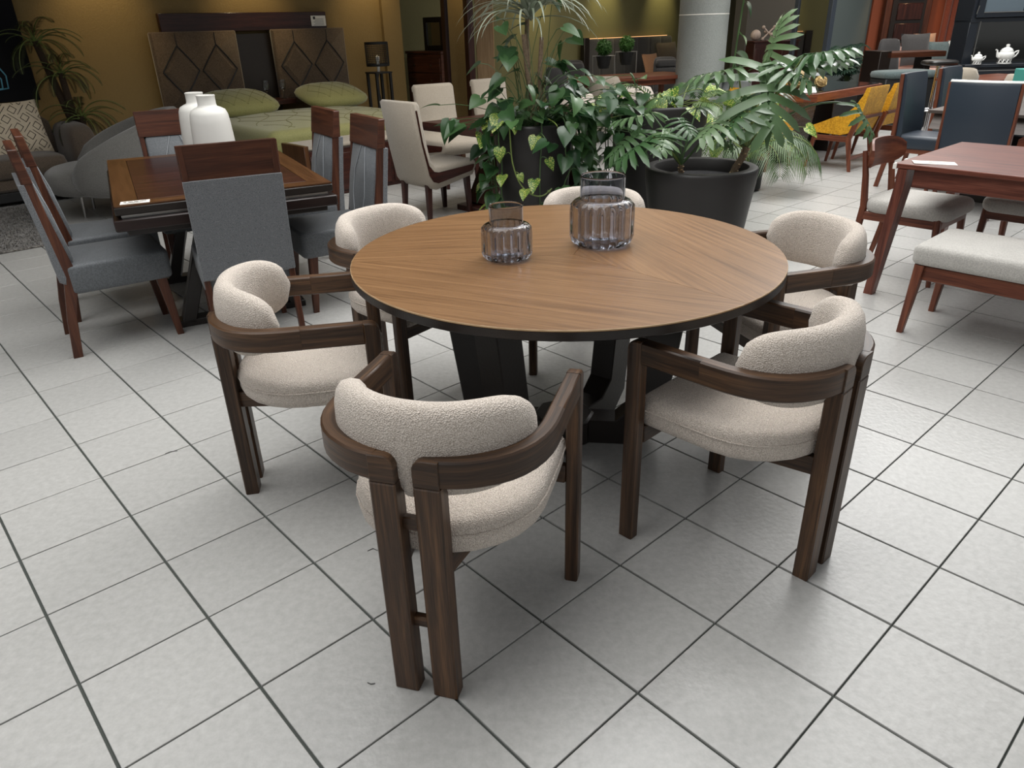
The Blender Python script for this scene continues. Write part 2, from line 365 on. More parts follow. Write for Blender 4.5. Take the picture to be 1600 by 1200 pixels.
# ------------------------------------------------------------------ floor
fl = struct(MB().box((4, 8, -.02), (60, 60, .03), 0).obj('floor', GROUT))
TS = .333
def lattice(i, j): return E1*((i+.5+.172)*TS)+E2*((j+.5+7.245)*TS)
tm = MB().box((0, 0, -.005), (TS-.0075, TS-.0048, .014), .0012).mesh('floor_tile', TILE)
def inview(p, m=1.0):
    v = p-V((0, 0, CAMZ)); z = v.dot(fw)
    return z > .2 and abs(v.dot(rt)/z) < .704*m and abs(v.dot(up)/z) < .528*m
tiles = [(lattice(i, j).length, i, j) for i in range(-40, 80) for j in range(-40, 60)]
tiles.sort()
vis = [t for t in tiles if inview(lattice(t[1], t[2]), 1.15)]
near = set((t[1], t[2]) for t in vis[:300])
rest = MB()
for d, i, j in tiles:
    p = lattice(i, j)
    if (i, j) in near:
        o = bpy.data.objects.new('floor_tile', tm); C.objects.link(o); o.parent = fl; o.location = p+V((0, 0, random.uniform(-.0004, .0004))); o.rotation_euler = (0, 0, A41)
    elif -9 < p.x < 14 and -3 < p.y < 26:
        hx, hy = (TS-.0075)/2, (TS-.0048)/2
        q = [p+E1*sx*hx+E2*sy*hy for sx, sy in ((-1, -1), (1, -1), (1, 1), (-1, 1))]
        rest.add([(a.x, a.y, .002) for a in q]+[(a.x, a.y, -.006) for a in q], [(0, 1, 2, 3), (0, 4, 5, 1), (1, 5, 6, 2), (2, 6, 7, 3), (3, 7, 4, 0)])
r_ = rest.obj('far_floor_tiles', TILE, fl); r_['kind'] = 'stuff'
# ------------------------------------------------------------------ walls
def wallseg(name, p, d, t0, t1, z0, z1, mat, th=.12):
    """upright slab whose visible face runs from p+d*t0 to p+d*t1; thickness behind it"""
    d = V((d.x, d.y, 0)).normalized(); n = V((-d.y, d.x, 0)); p = V((p[0], p[1], 0))
    a, b = p+d*t0, p+d*t1; m = MB()
    vs = [(q.x, q.y, z) for q in (a, b, b+n*th, a+n*th) for z in (z0, z1)]
    m.add(vs, [(0, 2, 3, 1), (2, 4, 5, 3), (4, 6, 7, 5), (6, 0, 1, 7), (1, 3, 5, 7), (0, 6, 4, 2)])
    return struct(m.obj(name, mat))
wallseg('wall_left', YW, E1, -9, 2.15, 0, 3.4, YWALL)
wallseg('trim_1', YW-E2*.06, E1, 2.15, 2.45, 0, 3.4, YWALL, .3)
wallseg('wall_back', OW, E1, -5.5, 5.75, 0, 3.6, OWALL)
wallseg('wall_return', YW+E1*2.37, E2, -.02, 1.4, 0, 3.4, YWALL)
wallseg('wall_alcove', V((4.30, 14.2, 0)), V((1.75, 1.0, 0)), 0, 2.1, 0, 3.6, DWALL, .3)
wallseg('wall_teal', V((6.12, 15.4, 0)), V((1.3, 1.02, 0)), 0, 1.78, 0, 3.6, TWALL)
wallseg('wall_right', V((7.48, 16.4, 0)), V((1, .05, 0)), 0, 9, 0, 3.6, RWALL)
# ceilings: the showroom ceiling stops at the long skylight over the indoor garden
def ceil(name, a0, a1, b0, b1, z): 
    m = MB(); q = [ab(a0, b0), ab(a1, b0), ab(a1, b1), ab(a0, b1)]
    m.add([(p.x, p.y, zz) for p in q for zz in (z, z+.1)], [(0, 2, 3, 1), (2, 4, 5, 3), (4, 6, 7, 5), (6, 0, 1, 7), (1, 3, 5, 7), (0, 6, 4, 2)])
    return struct(m.obj(name, CEIL))
ceil('ceiling', -10, 26, 5.0, 14, 3.35)
# ------------------------------------------------------------------ the six barrel chairs
def sgp(x, e): return math.copysign(abs(x)**e, x)
AT = .682                                     # top of the arms
def plan(phi, a, b, x0, n=2.5):
    return (x0+b-b*abs(math.cos(phi))**(2/n), a*sgp(math.sin(phi), 2/n))
def barrel_chair(label, loc, rz):
    t = thing('barrel_chair', label, 'chair', loc, rz, 'barrel chairs around the round table')
    th = .038; hz = .068
    for s in (1, -1):
        m = MB(); m.prism([(s*.020, 0), (s*.082, 0), (s*.082, AT-hz), (s*.020, AT-hz)], 0, .046, 'x', .004); m.obj('rear_leg', WALNUT, t, 2)
        # curved rail: head with rounded inner corner, then the sweep round to the side
        m = MB(); hd = [(s*.0205, AT-hz+.0006), (s*.080, AT-hz+.0006), (s*.080, AT-.0006)]
        for k in range(6): a = R(90+18*k); hd.append((s*(.046+.026*math.cos(a)), AT-.0266+.026*math.sin(a)))
        m.prism(hd, .0006, .0414, 'x', .002)
        pts = [V((*plan(p, .262, .24, .021), 0)) for p in [R(x) for x in (3, 6, 10.5, 14, 19, 25, 32, 40, 48, 56, 64, 72, 79, 85, 90)]]
        pts = [V((p.x, p.y*s, 0)) for p in pts if p.y > .046]+[V((.30, .262*s, 0))]
        rings = []
        for i, p in enumerate(pts):
            d = (pts[min(i+1, len(pts)-1)]-pts[max(i-1, 0)]).normalized(); n = V((-d.y, d.x, 0)); c = .005
            wd = th if i > 3 else .042
            rings.append([p+n*u+V((0, 0, AT-hz/2+v)) for u, v in ((-wd/2+c, -hz/2), (wd/2-c, -hz/2), (wd/2, -hz/2+c), (wd/2, hz/2-c), (wd/2-c, hz/2), (-wd/2+c, hz/2), (-wd/2, hz/2-c), (-wd/2, -hz/2+c))])
        m.loft(rings, uv=True); m.obj('back_rail', WALNUT, t, 1)
        MB().box((.3925, s*.262, AT-hz/2), (.193, th-.0008, hz-.0008), .0045).obj('armrest', WALNUT, t, 0)
        fp = [(.486, 0), (.534, 0), (.534, AT-.03)]
        for k in range(5): a = R(22.5*k); fp.append((.504+.03*math.cos(a), AT-.03+.03*math.sin(a)))
        fp += [(.486, AT)]
        MB().prism(fp, s*.262-th/2, s*.262+th/2, 'y', .004).obj('front_leg', WALNUT, t, 2)
        MB().bar((.035, s*.05, .37), (.49, s*.13, .37), .03, .055, .003, upv=(0, 0, 1)).obj('seat_rail', WALNUT, t, 0)
    MB().box((.03, 0, .215), (.018, .044, .03), .002).obj('stretcher', WALNUT, t, 1)
    MB().box((.03, 0, .50), (.018, .044, .034), .002).obj('stretcher', WALNUT, t, 1)
    MB().box((.495, 0, .372), (.024, .486, .055), .003).obj('front_rail', WALNUT, t, 1)
    # seat: straight front, half-round back
    ol = [(.528, -.236), (.528, .236)]
    ol = [(.515, -.238), (.530, -.215), (.532, 0), (.530, .215), (.515, .238), (.40, .241)]
    for k in range(13): a = R(90-15*k); ol.append((.272-.225*math.cos(a), .241*math.sin(a)))
    ol.append((.40, -.241))
    st = MB().cushion(ol, .392, .486, .03, .012).obj('seat', BOUCLE, t, sharp=80)
    pp = inset(ol, -.001); MB().tube([(p[0], p[1], .452) for p in pp+pp[:1]], .0028, 5, False).obj('piping', BOUCLE, st)
    # wrapped back cushion
    m = MB(); rings = []; N_ = 34
    for i in range(N_+1):
        q = -1+2*i/N_; phi = q*R(82)
        f = (1-abs(q)**4.6)**(1/2.2) if abs(q) < 1 else 0
        x, y = plan(phi, .212, .205, .062, 2.2)
        x2, y2 = plan(phi+.01, .212, .205, .062, 2.2); d = V((x2-x, y2-y, 0)).normalized(); n = V((-d.y, d.x, 0))
        hh = .006+.104*f; tt = .012+.031*min(1, f*1.25)
        rings.append([V((x, y, .674))+n*tt*sgp(math.cos(a), .75)+V((0, 0, hh*sgp(math.sin(a), .8))) for a in [2*PI*j/16 for j in range(16)]])
    m.loft(rings)
    m.super((.052, 0, .638), (.031, .0195, .075), .5, .5, 12, 8)
    m.obj('back_cushion', BOUCLE, t, sharp=80)
    return t
CH = [('beige boucle barrel chair nearest the camera, seen from behind', (-.234, 1.278, 0), 73.3),
      ('beige boucle barrel chair at the right front, double rear legs towards the camera', (.900, 1.692, 0), 133.8),
      ('beige boucle barrel chair at the left front beside the grey chair seen from behind', (-.972, 2.242, 0), 10),
      ('beige boucle barrel chair at the left rear, back just above the table edge', (-.68, 3.225, 0), 322),
      ('beige boucle barrel chair behind the table between the two ribbed vases', (.425, 3.58, 0), 263),
      ('beige boucle barrel chair at the right rear beside the red-brown table leg', (1.35, 2.80, 0), 196)]
c0 = barrel_chair(*CH[0])
for lb, lc, rz in CH[1:]: dup(c0, lc, rz, lb)
# ------------------------------------------------------------------ round table
t = thing('round_table', 'round oak-topped dining table with black edge and dark bent-plank base', 'table', (.200, 2.520, 0))
RT_ = .747; TOP = .755
seams = (185, 309, 68)
for k in range(3):
    a0, a1 = seams[k], seams[(k+1) % 3]; a1 += 360 if a1 < a0 else 0
    g = {0: -25, 1: 68+40, 2: 183}[k]; m = MB(); n = 26
    ring = [(RT_*math.cos(R(a0+.045+(a1-a0-.09)*i/n)), RT_*math.sin(R(a0+.045+(a1-a0-.09)*i/n))) for i in range(n+1)]
    gr = V((math.cos(R(g)), math.sin(R(g)))); gp = V((-gr.y, gr.x))
    pts = [(.028+.0008*math.cos(R((a0+a1)/2)), -.045+.0008*math.sin(R((a0+a1)/2)))]+ring; vs = []
    for z in (TOP-.006, TOP): vs += [(p[0], p[1], z) for p in pts]
    K = len(pts); fs = [tuple(range(K, 2*K)), tuple(range(K-1, -1, -1))]+[(i, (i+1) % K, K+(i+1) % K, K+i) for i in range(K)]
    uv = [[(V(pts[i]).dot(gr), V(pts[i]).dot(gp)+k*3) for i in range(K)], None]+[None]*K
    m.add(vs, fs, uv); m.obj('top_veneer', OAK, t)
MB().lathe([(RT_-.05, TOP-.04), (RT_-.004, TOP-.034), (RT_+.0015, TOP-.03), (RT_+.0015, TOP-.0062), (0, TOP-.0062)], 96).obj('top_edge', ESPRESSO, t)
MB().lathe([(RT_+.0005, TOP-.005), (RT_+.0018, TOP-.004), (RT_+.001, TOP-.0005), (RT_-.0008, TOP+.0002)], 96, cap=False).obj('edge_band', PALEWOOD, t)
prof = [(.02, 0), (.30, 0), (.375, .075), (.46, .716), (.335, .716), (.262, .16), (.20, .10), (.02, .10)]
for az in (-8, 50, 172, 230):
    o = MB().prism(prof, -.052, .052, 'y', .004).obj('bent_leg', ESPRESSO, t, 0); o.rotation_euler = (0, 0, R(az))
MB().lathe([(.11, 0), (.12, .01), (.12, .1), (.11, .108), (0, .108)], 8).obj('hub', ESPRESSO, t)
MB().box((0, 0, .710), (.9, .12, .02), .003).obj('under_brace', ESPRESSO, t, 0)
# ribbed smoked glass vases
def ribbed_vase(label, loc, h, rb, rn):
    t = thing('ribbed_vase', label, 'vase', loc, 0, 'smoked glass vases on the round table')
    g = .0022
    def rb_(j, n, r, z): return 1+.065*abs(math.sin(PI*j*NR/n))*(1 if r > rb*.8 and z/h < .62 and abs(r-rb+g*2.6) > 1e-6 else 0)
    NR = 22; n = NR*8; hs = h*.66
    outer = [(0, 0), (rb*.72, 0), (rb*.84, h*.015), (rb*.95, h*.06), (rb, h*.13), (rb, h*.5), (rb*.985, hs*.88), (rb*.93, hs*.965), (rb*.84, hs*.995), (rn*1.01, hs*1.01), (rn, hs*1.05), (rn, hs*1.07), (rn, h*.97), (rn, h*.99), (rn-.0009, h)]
    inner = [(rn-g+.0006, h*.998), (rn-g, h*.985), (rn-g, h*.97), (rn-g, hs*1.02), (rn-g, hs*1.0), (rn+.002, hs*.982), (rb*.80, hs*.968), (rb*.9, hs*.94), (rb-g*2.6, hs*.86), (rb-g*2.6, hs*.83), (rb-g*2.6, h*.17), (rb-g*2.6, h*.14), (rb*.8, h*.06), (0, h*.05)]
    MB().lathe(outer+inner, n, rad=rb_).obj('glass_body', SMOKE, t, sharp=60)
    return t
ribbed_vase('small smoked glass ribbed vase on the round table, left of the larger one', (-.004, 2.455, TOP+.001), .182, .083, .058)
ribbed_vase('large smoked glass ribbed vase near the middle of the round table', (.340, 2.605, TOP+.001), .245, .109, .079)
# ------------------------------------------------------------------ grey dining set
def grey_chair(label, loc, rz, grp='grey upholstered chairs with wooden top rail'):
    t = thing('high_back_chair', label, 'chair', loc, rz, grp)
    for s in (1, -1):
        pf = [(-.022, 0), (.022, 0), (.045, .20), (.098, .40), (.095, .47), (.052, .72), (.012, 1.03), (-.026, 1.03), (-.012, .86), (.022, .60), (.040, .42), (.0, .20)]
        MB().prism(pf, s*.205-.014, s*.205+.014, 'y', .003).obj('rear_post', CHESTNUT, t, 2)
        MB().bar((.475, s*.185, .34), (.505, s*.195, 0), .052, .042, .003, .62).obj('front_leg', CHESTNUT, t, 2)
    MB().prism([(-.026, 1.032), (.012, 1.032), (.035, .875), (-.006, .875)], -.222, .222, 'y', .004).obj('top_rail', CHESTNUT, t, 1)
    MB().prism([(-.030, .876), (-.002, .876), (.052, .42), (.044, .385), (.018, .40), (.004, .60)], -.222, .222, 'y', .002).obj('back_cover', GREYF, t)
    m = MB()
    m.prism([(.0, .872), (.030, .872), (.072, .70), (.105, .50), (.09, .44), (.045, .44)], -.188, .188, 'y', .012)
    b = m.obj('back_pad', GREYL, t, sharp=60)
    for y in (-.07, .06):
        pts = [(.034+.0, y*.5, .868), (.068, y*1.2, .74), (.091, y*1.4, .60), (.107, y*1.0, .50)]
        MB().tube(pts, .003, 5).obj('stitching', STITCHG, b)
    m = MB(); m.cushion(rrect(.05, -.225, .535, .225, .035), .325, .475, .022, .014); m.obj('seat', GREYL, t, sharp=70)
    MB().box((.07, 0, .36), (.03, .37, .06), .003).obj('rear_rail', CHESTNUT, t, 1)
    return t
GC_ = [('grey high-back chair at far left, seen from its side, rear legs towards the camera', (-2.345, 3.625, 0), 34),
       ('grey high-back chair behind the far left one, mostly hidden by it', (-2.62, 4.14, 0), 34),
       ('grey high-back chair with its tweed back to the camera before the dark table', (-1.28, 3.50, 0), 116),
       ('grey high-back chair at the far end of the dark table behind the white vases', (-2.25, 5.22, 0), 297),
       ('grey high-back chair on the right side of the dark table, nearer of the two', (-.80, 4.45, 0), 211),
       ('grey high-back chair on the right side of the dark table, farther of the two', (-1.16, 4.99, 0), 211)]
g0 = grey_chair(*GC_[0])
for lb, lc, rz in GC_[1:]: dup(g0, lc, rz, lb)
t = thing('extension_table', 'dark red-brown rectangular dining table with amber border and layered black edge', 'table', (-1.76, 4.43, 0), 27)
MB().box((0, 0, .7565), (.82, 1.42, .007), .001).obj('top_panel', DARKRED, t, 0)
for s in (1, -1):
    MB().prism([(s*.412, -.712), (s*.52, -.82), (s*.52, .82), (s*.412, .712)], .753, .76, 'z').obj('side_border', AMBER, t, 1)
    MB().prism([(-.41, s*.714), (-.518, s*.82), (.518, s*.82), (.41, s*.714)], .753, .76, 'z').obj('end_border', AMBER, t, 0)
MB().box((0, 0, .733), (1.046, 1.646, .038), .004).obj('top_edge', ESPRESSO, t, 0)
MB().box((0, 0, .705), (1.0, 1.60, .02), .002).obj('reveal', STEEL, t, 0)
MB().box((0, 0, .668), (1.075, 1.675, .055), .006).obj('apron', BLACKRED, t, 0)
MB().box((0, 0, .625), (.98, 1.58, .032), .004).obj('lower_apron', ESPRESSO, t, 0)
for s in (1, -1):
    for q in (1, -1):
        MB().bar((q*.10, s*.45, .61), (q*.30, s*.45, .03), .07, .10, .004, upv=(0, 1, 0)).obj('splayed_leg', ESPRESSO, t, 2)
        MB().bar((q*.085, s*.40, .60), (q*.255, s*.40, .05), .008, .012, .001).obj('metal_strip', STEEL, t, 2)
    MB().box((0, s*.45, .02), (.70, .10, .04), .004).obj('foot', ESPRESSO, t, 0)
MB().box((0, 0, .16), (.06, .82, .09), .004).obj('stretcher', ESPRESSO, t, 1)
def place_on(tx, ty, rz, x, y, z):
    c, s = math.cos(R(rz)), math.sin(R(rz)); return (tx+x*c-y*s, ty+x*s+y*c, z)
card = MB(); card.box((0, 0, .0008), (.13, .07, .0012), 0)
o = card.obj('price_card', PAPER); o.location = place_on(-1.76, 4.43, 27, -.425, -.765, .7602); o.rotation_euler = (0, 0, R(22))
tag(o, 'small white price card on the near left corner of the dark dining table', 'card')
m = MB()
for k, (x, wd) in enumerate(((-.045, .012), (-.02, .02), (.005, .02), (.035, .03))): m.box((x, .012, .0017), (wd, .012, .0004), 0)
for k in range(3): m.box((-.01, -.006-.008*k, .0017), (.09-.02*k, .0022, .0004), 0)
m.obj('printing', INK, o)
def white_vase(label, loc, k=1):
    t = thing('bottle_vase', label, 'vase', loc, 0, 'white bottle vases on the dark table')
    pr = [(0, 0), (.106, 0), (.118, .010), (.122, .05), (.120, .14), (.114, .24), (.108, .29), (.097, .315), (.072, .328), (.056, .334), (.052, .345), (.052, .385), (.054, .395), (.048, .398), (.043, .385), (.043, .34), (.09, .30), (0, .28)]
    MB().lathe([(r*k, z*k) for r, z in pr], 36).obj('body', WHITEC, t, sharp=60); return t
white_vase('white ceramic bottle vase on the dark table, the nearer of the pair', (-1.76, 4.62, .7605))
white_vase('white ceramic bottle vase on the dark table, half hidden behind the other', (-1.92, 4.86, .7605))
# ------------------------------------------------------------------ red-brown table and bench at right
def at_tab(a, b): return V((2.122, 4.074, 0))+E1*a-E2*b       # a along the short edge, b along the long one
TB = 1.9
t = thing('wooden_table', 'red-brown wooden dining table at the right edge with tapered legs', 'table', tuple(at_tab(0, 0)), math.degrees(A41))
MB().box((.505, -TB/2, .737), (1.01, TB, .026), .004).obj('table_top', MAHOG, t, 1)
for x in (.045, .965): MB().box((x, -TB/2, .675), (.026, TB-.2, .095), .003).obj('long_apron', MAHOG, t, 1)
for y in (-.06, -TB+.06): MB().box((.505, y, .675), (.85, .026, .095), .003).obj('short_apron', MAHOG, t, 0)
for x, y, sx, sy in ((.03, -.045, -1, 1), (.98, -.045, 1, 1), (.03, -TB+.045, -1, -1), (.98, -TB+.045, 1, -1)):
    m = MB(); a, b_ = .085, .04
    top = [(0, -b_/2), (a, -b_/2), (a, b_/2), (0, b_/2)]; fx = -sx; fy = -sy
    def ring(q0, q1, z, ox, oy): return [(x+ox+fx*(q0+(q1-q0)*u)-fx*.03, y+oy+fy*v-fy*.02, z) for u, v in ((0, 0), (1, 0), (1, .05), (0, .05))]
    m.loft([ring(0, .12, .723, 0, 0), ring(0, .115, .64, 0, 0), ring(.0, .055, 0, sx*.012, sy*.05)]); m.obj('leg', MAHOG, t, 2)
t = thing('upholstered_bench', 'long bench with grey velvet seat and red-brown frame before the wooden table', 'bench', (2.02, 3.47, 0), math.degrees(A41))
BL = 1.45
m = MB(); m.cushion(rrect(-.02, -BL-.02, .46, .03, .04), .365, .465, .03, .018); m.obj('seat', SILVERF, t, sharp=70)
for x in (.03, .41): MB().box((x, -BL/2, .325), (.03, BL, .075), .004).obj('long_rail', REDWOOD, t, 1)
for y in (-.02, -BL+.03): MB().box((.22, y, .325), (.40, .03, .075), .004).obj('short_rail', DARKRED, t, 0)
for x in (.02, .42):
    for y, sy in ((-.015, 1), (-BL+.02, -1)):
        MB().bar((x, y, .365), (x+(-.012 if x < .2 else .012), y+sy*.025, 0), .055, .045, .004, .62).obj('leg', REDWOOD, t, 2)
o = MB().box((0, 0, .001), (.21, .10, .0014), 0).obj('paper_sheet', PAPER); o.location = tuple(at_tab(.13, .16)+V((0, 0, .7505))); o.rotation_euler = (0, R(1.2), R(-20))
tag(o, 'white paper sheet lying on the red-brown table near its corner', 'paper')
m = MB(); m.box((-.035, .015, .0022), (.05, .004, .0003), 0)
m.box((.0, .0, .0022), (.06, .003, .0003), 0); m.box((-.02, -.015, .0022), (.09, .003, .0003), 0); m.obj('printing', INK, o)
for q, (a, b) in enumerate(((-.004, .004), (.16, -.004))):
    o = MB().prism([(-.004, -.028), (.004, -.028), (.004, .004), (-.014, .004), (-.014, -.004), (-.004, -.004)], .722, .7515, 'z').obj('corner_guard', PAPER)
    o.location = tuple(at_tab(a, b)); o.rotation_euler = (0, 0, A41+PI/2)
    tag(o, ('white corner guard on the near left corner of the red-brown table', 'white guard on the left edge of the red-brown table behind the corner')[q], 'guard', 'corner guards on the red-brown table')
def curved_chair(label, loc, rz, group):
    t = thing('curved_back_chair', label, 'chair', loc, rz, group)       # origin under the seat centre, facing +x
    for s in (1, -1):
        pts = [(-.30, s*.20, 0), (-.255, s*.20, .22), (-.235, s*.20, .42), (-.262, s*.19, .60), (-.295, s*.18, .74)]
        MB().tube(pts, [.016, .022, .024, .02, .015], 8).obj('rear_leg', REDWOOD, t, 2)
        MB().bar((.20, s*.20, .40), (.235, s*.215, 0), .042, .042, .008, .6).obj('front_leg', REDWOOD, t, 2)
        MB().bar((-.24, s*.20, .365), (.2, s*.20, .365), .03, .05, .004, upv=(0, 0, 1)).obj('side_rail', REDWOOD, t, 0)
    MB().box((.21, 0, .365), (.03, .40, .05), .004).obj('front_rail', REDWOOD, t, 1)
    m = MB(); rings = []
    for i in range(15):
        q = -1+2*i/14; y = q*.235; x = -.300+.075*q*q; hh = .085*(1-abs(q)**5*.55); z = .715
        rings.append([(x-.011, y, z-hh), (x+.011, y, z-hh), (x+.014, y, z), (x+.008, y, z+hh), (x-.006, y, z+hh), (x-.012, y, z)])
    m.loft(rings, uv=True); m.obj('backrest', REDWOOD, t, 1)
    m = MB(); m.cushion(rrect(-.24, -.235, .27, .235, .09, 6), .385, .475, .038, .015); m.obj('seat', SILVERF, t, sharp=70)
    return t
k0 = curved_chair('red-brown chair with curved wooden back at the left end of the red-brown table', (2.52, 4.47, 0), -48, 'curved back chairs at the red-brown table')
dup(k0, (3.23, 4.43, 0), 222, 'red-brown chair on the far side of the red-brown table, at the right edge')
# ------------------------------------------------------------------ beige dining set behind
def beige_chair(label, loc, rz):
    t = thing('beige_dining_chair', label, 'chair', loc, rz, 'beige chairs with wooden side strip')
    W = .46
    # L-shaped upholstered shell seen from the side (x, z)
    sh = [(-.10, .95), (-.075, .965), (-.035, .96), (-.015, .935), (.02, .70), (.06, .50), (.10, .455), (.50, .468), (.535, .45), (.54, .40), (.50, .335), (.10, .262), (.045, .28), (.0, .34), (-.055, .62)]
    MB().prism(sh, -W/2, W/2, 'y', .022).obj('shell', BEIGEF, t, sharp=70)
    st = [(-.068, .90), (-.052, .90), (-.018, .66), (.028, .47), (.075, .415), (.12, .405), (.50, .425), (.50, .405), (.48, .375), (.11, .318), (.06, .335), (.025, .39), (-.03, .64)]
    for s in (1, -1): MB().prism(st, s*(W/2+.001)-.003, s*(W/2+.001)+.003, 'y').obj('side_strip', DARKRED, t, 0)
    for x, dx in ((.05, -.015), (.46, .015)):
        for s in (1, -1): MB().bar((x, s*.17, .33), (x+dx, s*.18, 0), .05, .05, .004, .66).obj('leg', DARKRED, t, 2)
    return t
b0 = beige_chair('beige chair with back to the camera left of the tall planter', (-.80, 6.27, 0), 42)
dup(b0, (-.70, 8.02, 0), 303, 'beige chair facing the camera beside the dark dresser')
dup(b0, (-.14, 8.62, 0), 308, 'beige chair facing the camera, half hidden behind the tall planter leaves')
t = thing('brown_dining_table', 'dark red-brown dining table between the beige chairs and the tall planter', 'table', (.22, 6.98, 0), 41.9)
MB().box((0, 0, .715), (1.8, .80, .07), .005).obj('table_top', DARKRED, t, 0)
for s in (1, -1):
    MB().bar((s*.25, 0, .68), (s*.62, 0, .05), .07, .30, .006, upv=(0, 1, 0)).obj('slanted_leg', DARKRED, t, 2)
MB().box((0, 0, .025), (1.5, .34, .05), .005).obj('foot', DARKRED, t, 0)
# ------------------------------------------------------------------ bed with leaning headboard panels
AZ = math.degrees(A41)
def LB(x, y, z=0): p = F0+E1*x+E2*y; return (p.x, p.y, z)
t = thing('bed', 'large bed with green quilted cover and two taupe headboard panels by yellow wall', 'bed', LB(.2, .5), AZ)
MB().box((0, 1.05, .16), (2.05, 2.1, .30), .01).obj('bed_frame', DARKRED, t, 0)
m, nt, b, N, L = newmat('quilt_pattern')
GREENQ2 = GREENQ
q = MB(); q.cushion(rrect(-1.04, .02, 1.04, 2.12, .12, 5), .20, .60, .09, .05, seg=5); cv = q.obj('quilt', GREENQ, t, sharp=80)
q = MB()
def qz(x, y): 
    k = max(abs(x)/.95, abs(y-1.07)/.96); return .6+.05*(1-min(1, k)**2)-.001
for i in range(-5, 6):
    for sg in (1, -1):
        pts = []
        for j in range(22):
            y = .16+1.4*j/21; x = i*.36+sg*(y-.86)*.62+.05*math.sin(y*9+i)
            if abs(x) < .90: pts.append((x, y, qz(x, y)))
        if len(pts) > 2: q.tube(pts, .004, 4)
q.obj('stitching', QSTITCH, cv)
def panel(x0, x1):
    # upholstered panel (x, z), leaning; two sunken diamond seams
    m = MB(); rr = rrect(x0, .66, x1, 1.515, .02, 3)
    rings = [[(p[0], 2.30, p[1]) for p in inset(rr, .012)], [(p[0], 2.29, p[1]) for p in rr], [(p[0], 2.245, p[1]) for p in rr], [(p[0], 2.228, p[1]) for p in inset(rr, .02)]]
    m.loft(rings); o = m.obj('headboard_panel', TAUPE, t, sharp=60)
    w_ = x1-x0
    for cx in (x0+w_*.27, x0+w_*.73):
        d = [(cx-.21*w_, 1.10), (cx, 1.37), (cx+.21*w_, 1.10), (cx, .83)]
        mm = MB()
        for k in range(4): a, b_ = d[k], d[(k+1) % 4]; mm.tube([(a[0], 2.226, a[1]), ((a[0]+b_[0])/2, 2.222, (a[1]+b_[1])/2+(.008 if k < 2 else -.008)), (b_[0], 2.226, b_[1])], .008, 5)
        mm.tube([(cx, 2.226, 1.37), (cx, 2.226, 1.50)], .004, 4); mm.obj('diamond_seam', BLACKM, o)
        mm = MB(); mm.loft([[(p[0], 2.229, p[1]) for p in d], [(p[0], 2.214, p[1]) for p in inset(d, .05)]]); mm.obj('diamond_pad', TAUPE, o, sharp=15)
    return o
panel(-1.24, -.24); panel(.22, 1.24)
MB().box((-.0, 2.35, 1.00), (.52, .03, .95), .003).obj('headboard_center', ESPRESSO, t, 2)
MB().box((-.01, 2.36, 1.605), (2.12, .07, .20), .004).obj('headboard_top', DARKRED, t, 0)
MB().box((0, 2.13, .70), (.56, .36, .055), .004).obj('shelf', DARKRED, t, 0)
def on_bed(x, y, z): return LB(.2+x, .5+y, z)
o = MB().box((0, 0, 0), (.21, .006, .12), .001).obj('price_card', PAPER); o.location = on_bed(.93, 2.318, 1.60); o.rotation_euler = (0, 0, A41)
tag(o, 'white price card at the right end of the dark headboard top', 'card')
m = MB(); m.box((-.06, -.004, .035), (.03, .002, .03), 0)
for k in range(5): m.box((.0+.01*(k % 2), -.004, .02-.017*k), (.15-.02*(k % 2), .002, .004), 0)
m.obj('printing', INK, o)
for k, (x, lb) in enumerate(((-.55, 'green quilted pillow on the bed behind the white vases'), (.68, 'green quilted pillow at the right side of the bed below the headboard'))):
    m = MB(); m.super((0, 0, 0), (.45, .31, .12), .9, .62, 28, 12, fn=lambda p: V((p.x, p.y, p.z*(1-.25*abs(p.x/.43)**3)))); o = m.obj('bed_pillow', GREENQ, None, sharp=80)
    o.location = on_bed(x, 1.78, .745); o.rotation_euler = (R(16), 0, A41); tag(o, lb, 'pillow', 'green pillows on the bed')
    mm = MB()
    for i in range(-2, 3):
        for sg in (1, -1):
            pts = []
            for j in range(9):
                y = -.25+.5*j/8; x_ = i*.17+sg*y*.7
                if abs(x_) < .37:
                    X_ = abs(x_/.45)**3.226+abs(y/.31)**3.226; zz = .12*max(0, 1-X_**.689)**.45; pts.append((x_, y, zz*(1-.25*abs(x_/.45)**3)-.001))
            if len(pts) > 2: mm.tube(pts, .0035, 4)
    mm.obj('stitching', QSTITCH, o)
for k, (x, lb) in enumerate(((-.03, 'stemmed glass on the headboard shelf, left of two'), (.19, 'stemmed glass on the headboard shelf, right of two'))):
    o = MB().lathe([(0, 0), (.035, 0), (.036, .004), (.008, .012), (.006, .09), (.03, .11), (.042, .15), (.036, .22), (.034, .22), (.04, .15), (.028, .113), (0, .10)], 16).obj('wine_glass', CLEAR)
    o.location = on_bed(x, 2.1, .729); tag(o, lb, 'glass', 'glasses on the headboard shelf')
o = MB().box((0, 0, .03), (.09, .05, .06), .006).obj('small_box', WHITEG); o.location = on_bed(-.22, 2.14, .728); o.rotation_euler = (0, 0, R(30)); tag(o, 'small white box at the left end of the headboard shelf', 'box')
t = thing('storage_bench', 'red-brown wooden bench with padded top at the foot of the bed', 'bench', LB(.2, 0), AZ)
MB().box((0, .22, .225), (1.86, .42, .45), .005).obj('body', DARKRED, t, 0)
MB().box((0, .22, .475), (1.9, .44, .045), .015).obj('padded_top', BEIGEF, t)
MB().box((-.955, .22, .25), (.05, .46, .50), .004).obj('end_panel', AMBER, t, 2); MB().box((.955, .22, .25), (.05, .46, .50), .004).obj('end_panel', AMBER, t, 2)
